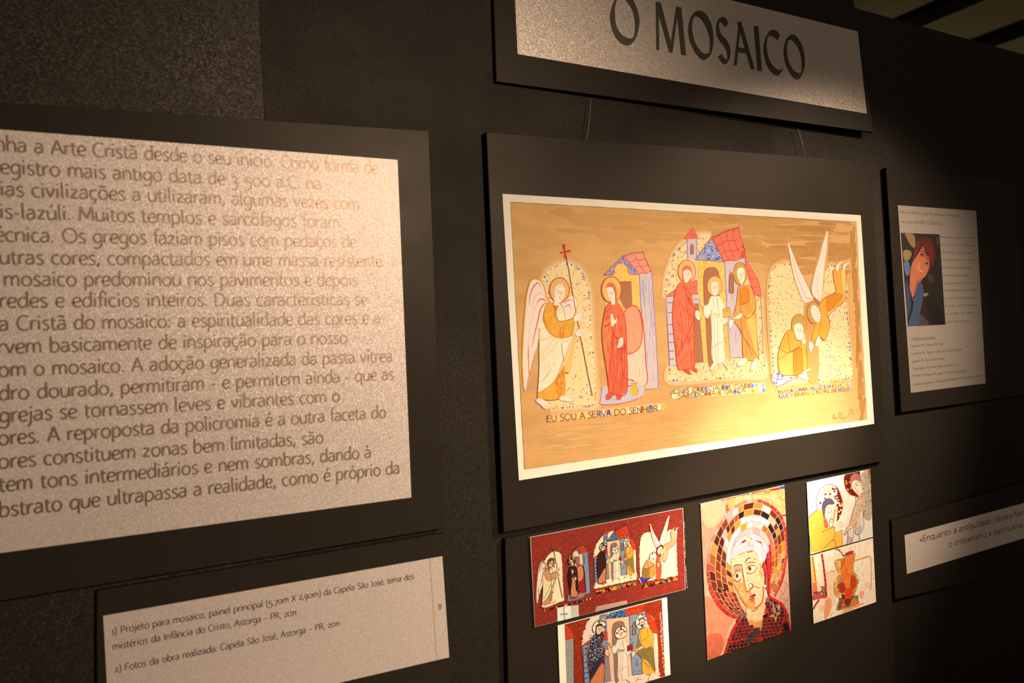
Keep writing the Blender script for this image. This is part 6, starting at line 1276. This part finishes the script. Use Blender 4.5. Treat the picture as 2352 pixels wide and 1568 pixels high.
for P, c in (([(765, 300), (885, 252), (888, 300), (770, 345)], 'D02430'), ([(700, 420), (760, 400), (730, 500), (690, 580), (670, 560)], 'E05A2C'), ([(735, 520), (780, 400), (860, 350), (905, 350), (895, 430), (840, 520), (775, 545)], 'F4782A'), ([(700, 560), (730, 520), (780, 560), (775, 640), (720, 650), (695, 620)], 'F07830'), ([(780, 560), (860, 530), (870, 620), (820, 660), (785, 640)], 'F67E2C'), ([(700, 650), (820, 660), (880, 660), (800, 720), (710, 760), (680, 740)], 'EE7026'), ([(720, 770), (845, 705), (850, 830), (800, 905), (765, 900)], 'F87A28'), ([(855, 690), (900, 680), (940, 750), (940, 860), (890, 920), (845, 880)], 'C8401E'), ([(625, 850), (680, 795), (720, 800), (770, 920), (700, 985), (650, 930)], 'B8361C'), ([(750, 980), (800, 910), (860, 905), (885, 970), (840, 1050), (775, 1065), (745, 1030)], 'EE3A1C'),
             ([(845, 1110), (950, 1100), (965, 1150), (860, 1195)], 'F07030'), ([(700, 1170), (745, 1160), (750, 1210), (700, 1225)], 'F05A28'), ([(710, 1080), (735, 1090), (735, 1150), (710, 1150)], 'E84A28'), ([(750, 1090), (840, 1080), (840, 1170), (760, 1190)], '7A2A1C'), ([(690, 1000), (745, 1020), (750, 1090), (700, 1080)], '8A2018')):
    a.poly(P, c, n=3)
for P in ([(580, 240), (640, 240), (690, 290), (720, 330), (745, 370)],): a.rim(P, 20, ['C8302C', 'A8302A', 'C8B070', '8A6A40'], (11, 15), 3, 8)
for P in ([(775, 545), (780, 560), (785, 650), (830, 662)], [(680, 745), (720, 770), (765, 905), (800, 908), (850, 830), (850, 700)], [(620, 870), (625, 930), (700, 985)], [(600, 1010), (650, 930)], [(930, 700), (955, 780), (940, 880)]): a.line(P, 1, '6A4A20')
a.build('printed_jar')
# --- portrait photograph on the biography sheet
Y6 = S_BIO-2e-5; O8 = (2000, 440, 2.904); WB = (190, 158, 135)
C6 = [(2069.5, 534.5), (2158, 538), (2171.5, 745), (2086, 749)]
po = sheet('portrait_photo', C6, S_BIO-0.0003, M['paper'], bs, 'small colour portrait of a smiling red-haired woman', thick=0.0003, col='2A2018')
# the picture itself is printed on that photo
cl6 = clipof(C6, Y6-3e-4)
def A6(): return Art(Y6-3.2e-4, frame(2000, 440, 2.904, Y6-3e-4), (250, 214, 184), cl6)
a = A6()
a.poly([(200, 270), (470, 280), (500, 890), (245, 900)], '1E1814', smooth=False)
for P, c in (([(230, 280), (285, 285), (298, 340), (290, 375), (262, 350), (240, 310)], '9A7048'), ([(215, 400), (240, 388), (268, 400), (270, 430), (245, 460), (222, 450)], 'A07448'), ([(222, 470), (250, 465), (262, 520), (250, 560), (230, 545)], '5A6A8A'), ([(380, 550), (410, 560), (420, 600), (390, 600)], '3A2E22'), ([(350, 680), (380, 676), (385, 695), (355, 698)], '8A7048'), ([(330, 820), (360, 840), (385, 870), (380, 892), (320, 890)], '4A3830'), ([(440, 300), (458, 310), (458, 350), (440, 340)], '4A3020'), ([(370, 700), (420, 690), (460, 780), (490, 885), (420, 885), (380, 800)], '17120E')): a.poly(P, c)
a.poly([(295, 400), (300, 340), (330, 305), (370, 300), (410, 330), (430, 390), (430, 450), (405, 510), (380, 540), (400, 440), (370, 380), (330, 385), (300, 440), (275, 480), (280, 430)], '4E140C', n=3)
a.poly([(345, 340), (390, 330), (420, 400), (405, 480), (385, 420)], '701C10'); a.poly([(285, 420), (300, 350), (330, 330), (320, 380), (290, 450)], '6A1A12')
a.poly([(262, 560), (275, 480), (300, 440), (340, 376), (352, 370), (370, 420), (388, 440), (390, 500), (370, 555), (340, 582), (318, 590), (300, 640), (278, 715), (262, 690)], 'C86A46', n=3)
a.poly([(345, 375), (360, 400), (385, 440), (386, 470), (360, 440), (340, 410)], 'A8502F'); a.poly([(300, 600), (318, 590), (345, 580), (320, 620), (285, 700)], 'B85434')
a.ell((340, 420), 11, 9, '7A3C30', .4); a.ell((374, 478), 11, 9, '7A3C30', .4); a.ell((341, 421), 5, 6, '1E1210'); a.ell((375, 479), 5, 6, '1E1210')
a.poly([(300, 500), (325, 470), (330, 500), (318, 545)], 'D87C58'); a.poly([(310, 340), (345, 318), (395, 325), (420, 380), (400, 360), (350, 345)], '64180E')
for P, w, c in (([(332, 430), (342, 434), (352, 430)], 1, '9A4A34'), ([(366, 490), (376, 493), (386, 488)], 1, '9A4A34'), ([(326, 402), (340, 396), (354, 404)], 1.4, '8A3A24'), ([(350, 440), (345, 480), (338, 498)], 1.6, 'C05A3A'), ([(316, 500), (326, 530), (350, 546)], 3.6, 'C83C34'), ([(320, 506), (330, 528), (348, 538)], 1.6, 'F4D8C8')): a.line(P, w, c)
a.poly([(232, 620), (245, 600), (262, 650), (280, 720), (262, 790), (245, 850)], '363F54', n=2); a.poly([(318, 600), (345, 620), (352, 690), (330, 800), (318, 895), (252, 898), (262, 840), (282, 740), (300, 660)], '3E4A62', n=2)
a.poly([(262, 690), (275, 720), (285, 745), (276, 800), (255, 850), (250, 830), (270, 780)], '14141C', n=2); a.line([(250, 615), (265, 680), (280, 730), (300, 690)], 1.6, '14141C'); a.line([(330, 640), (318, 760), (300, 880)], 1.2, '3A4868'); a.ell((290, 720), 5, 6, '6A8A8A', n=8)
a.build('portrait_print', bs, M['print'])
# ---------------------------------------------------------------- tidy: parts of sheets two levels down only
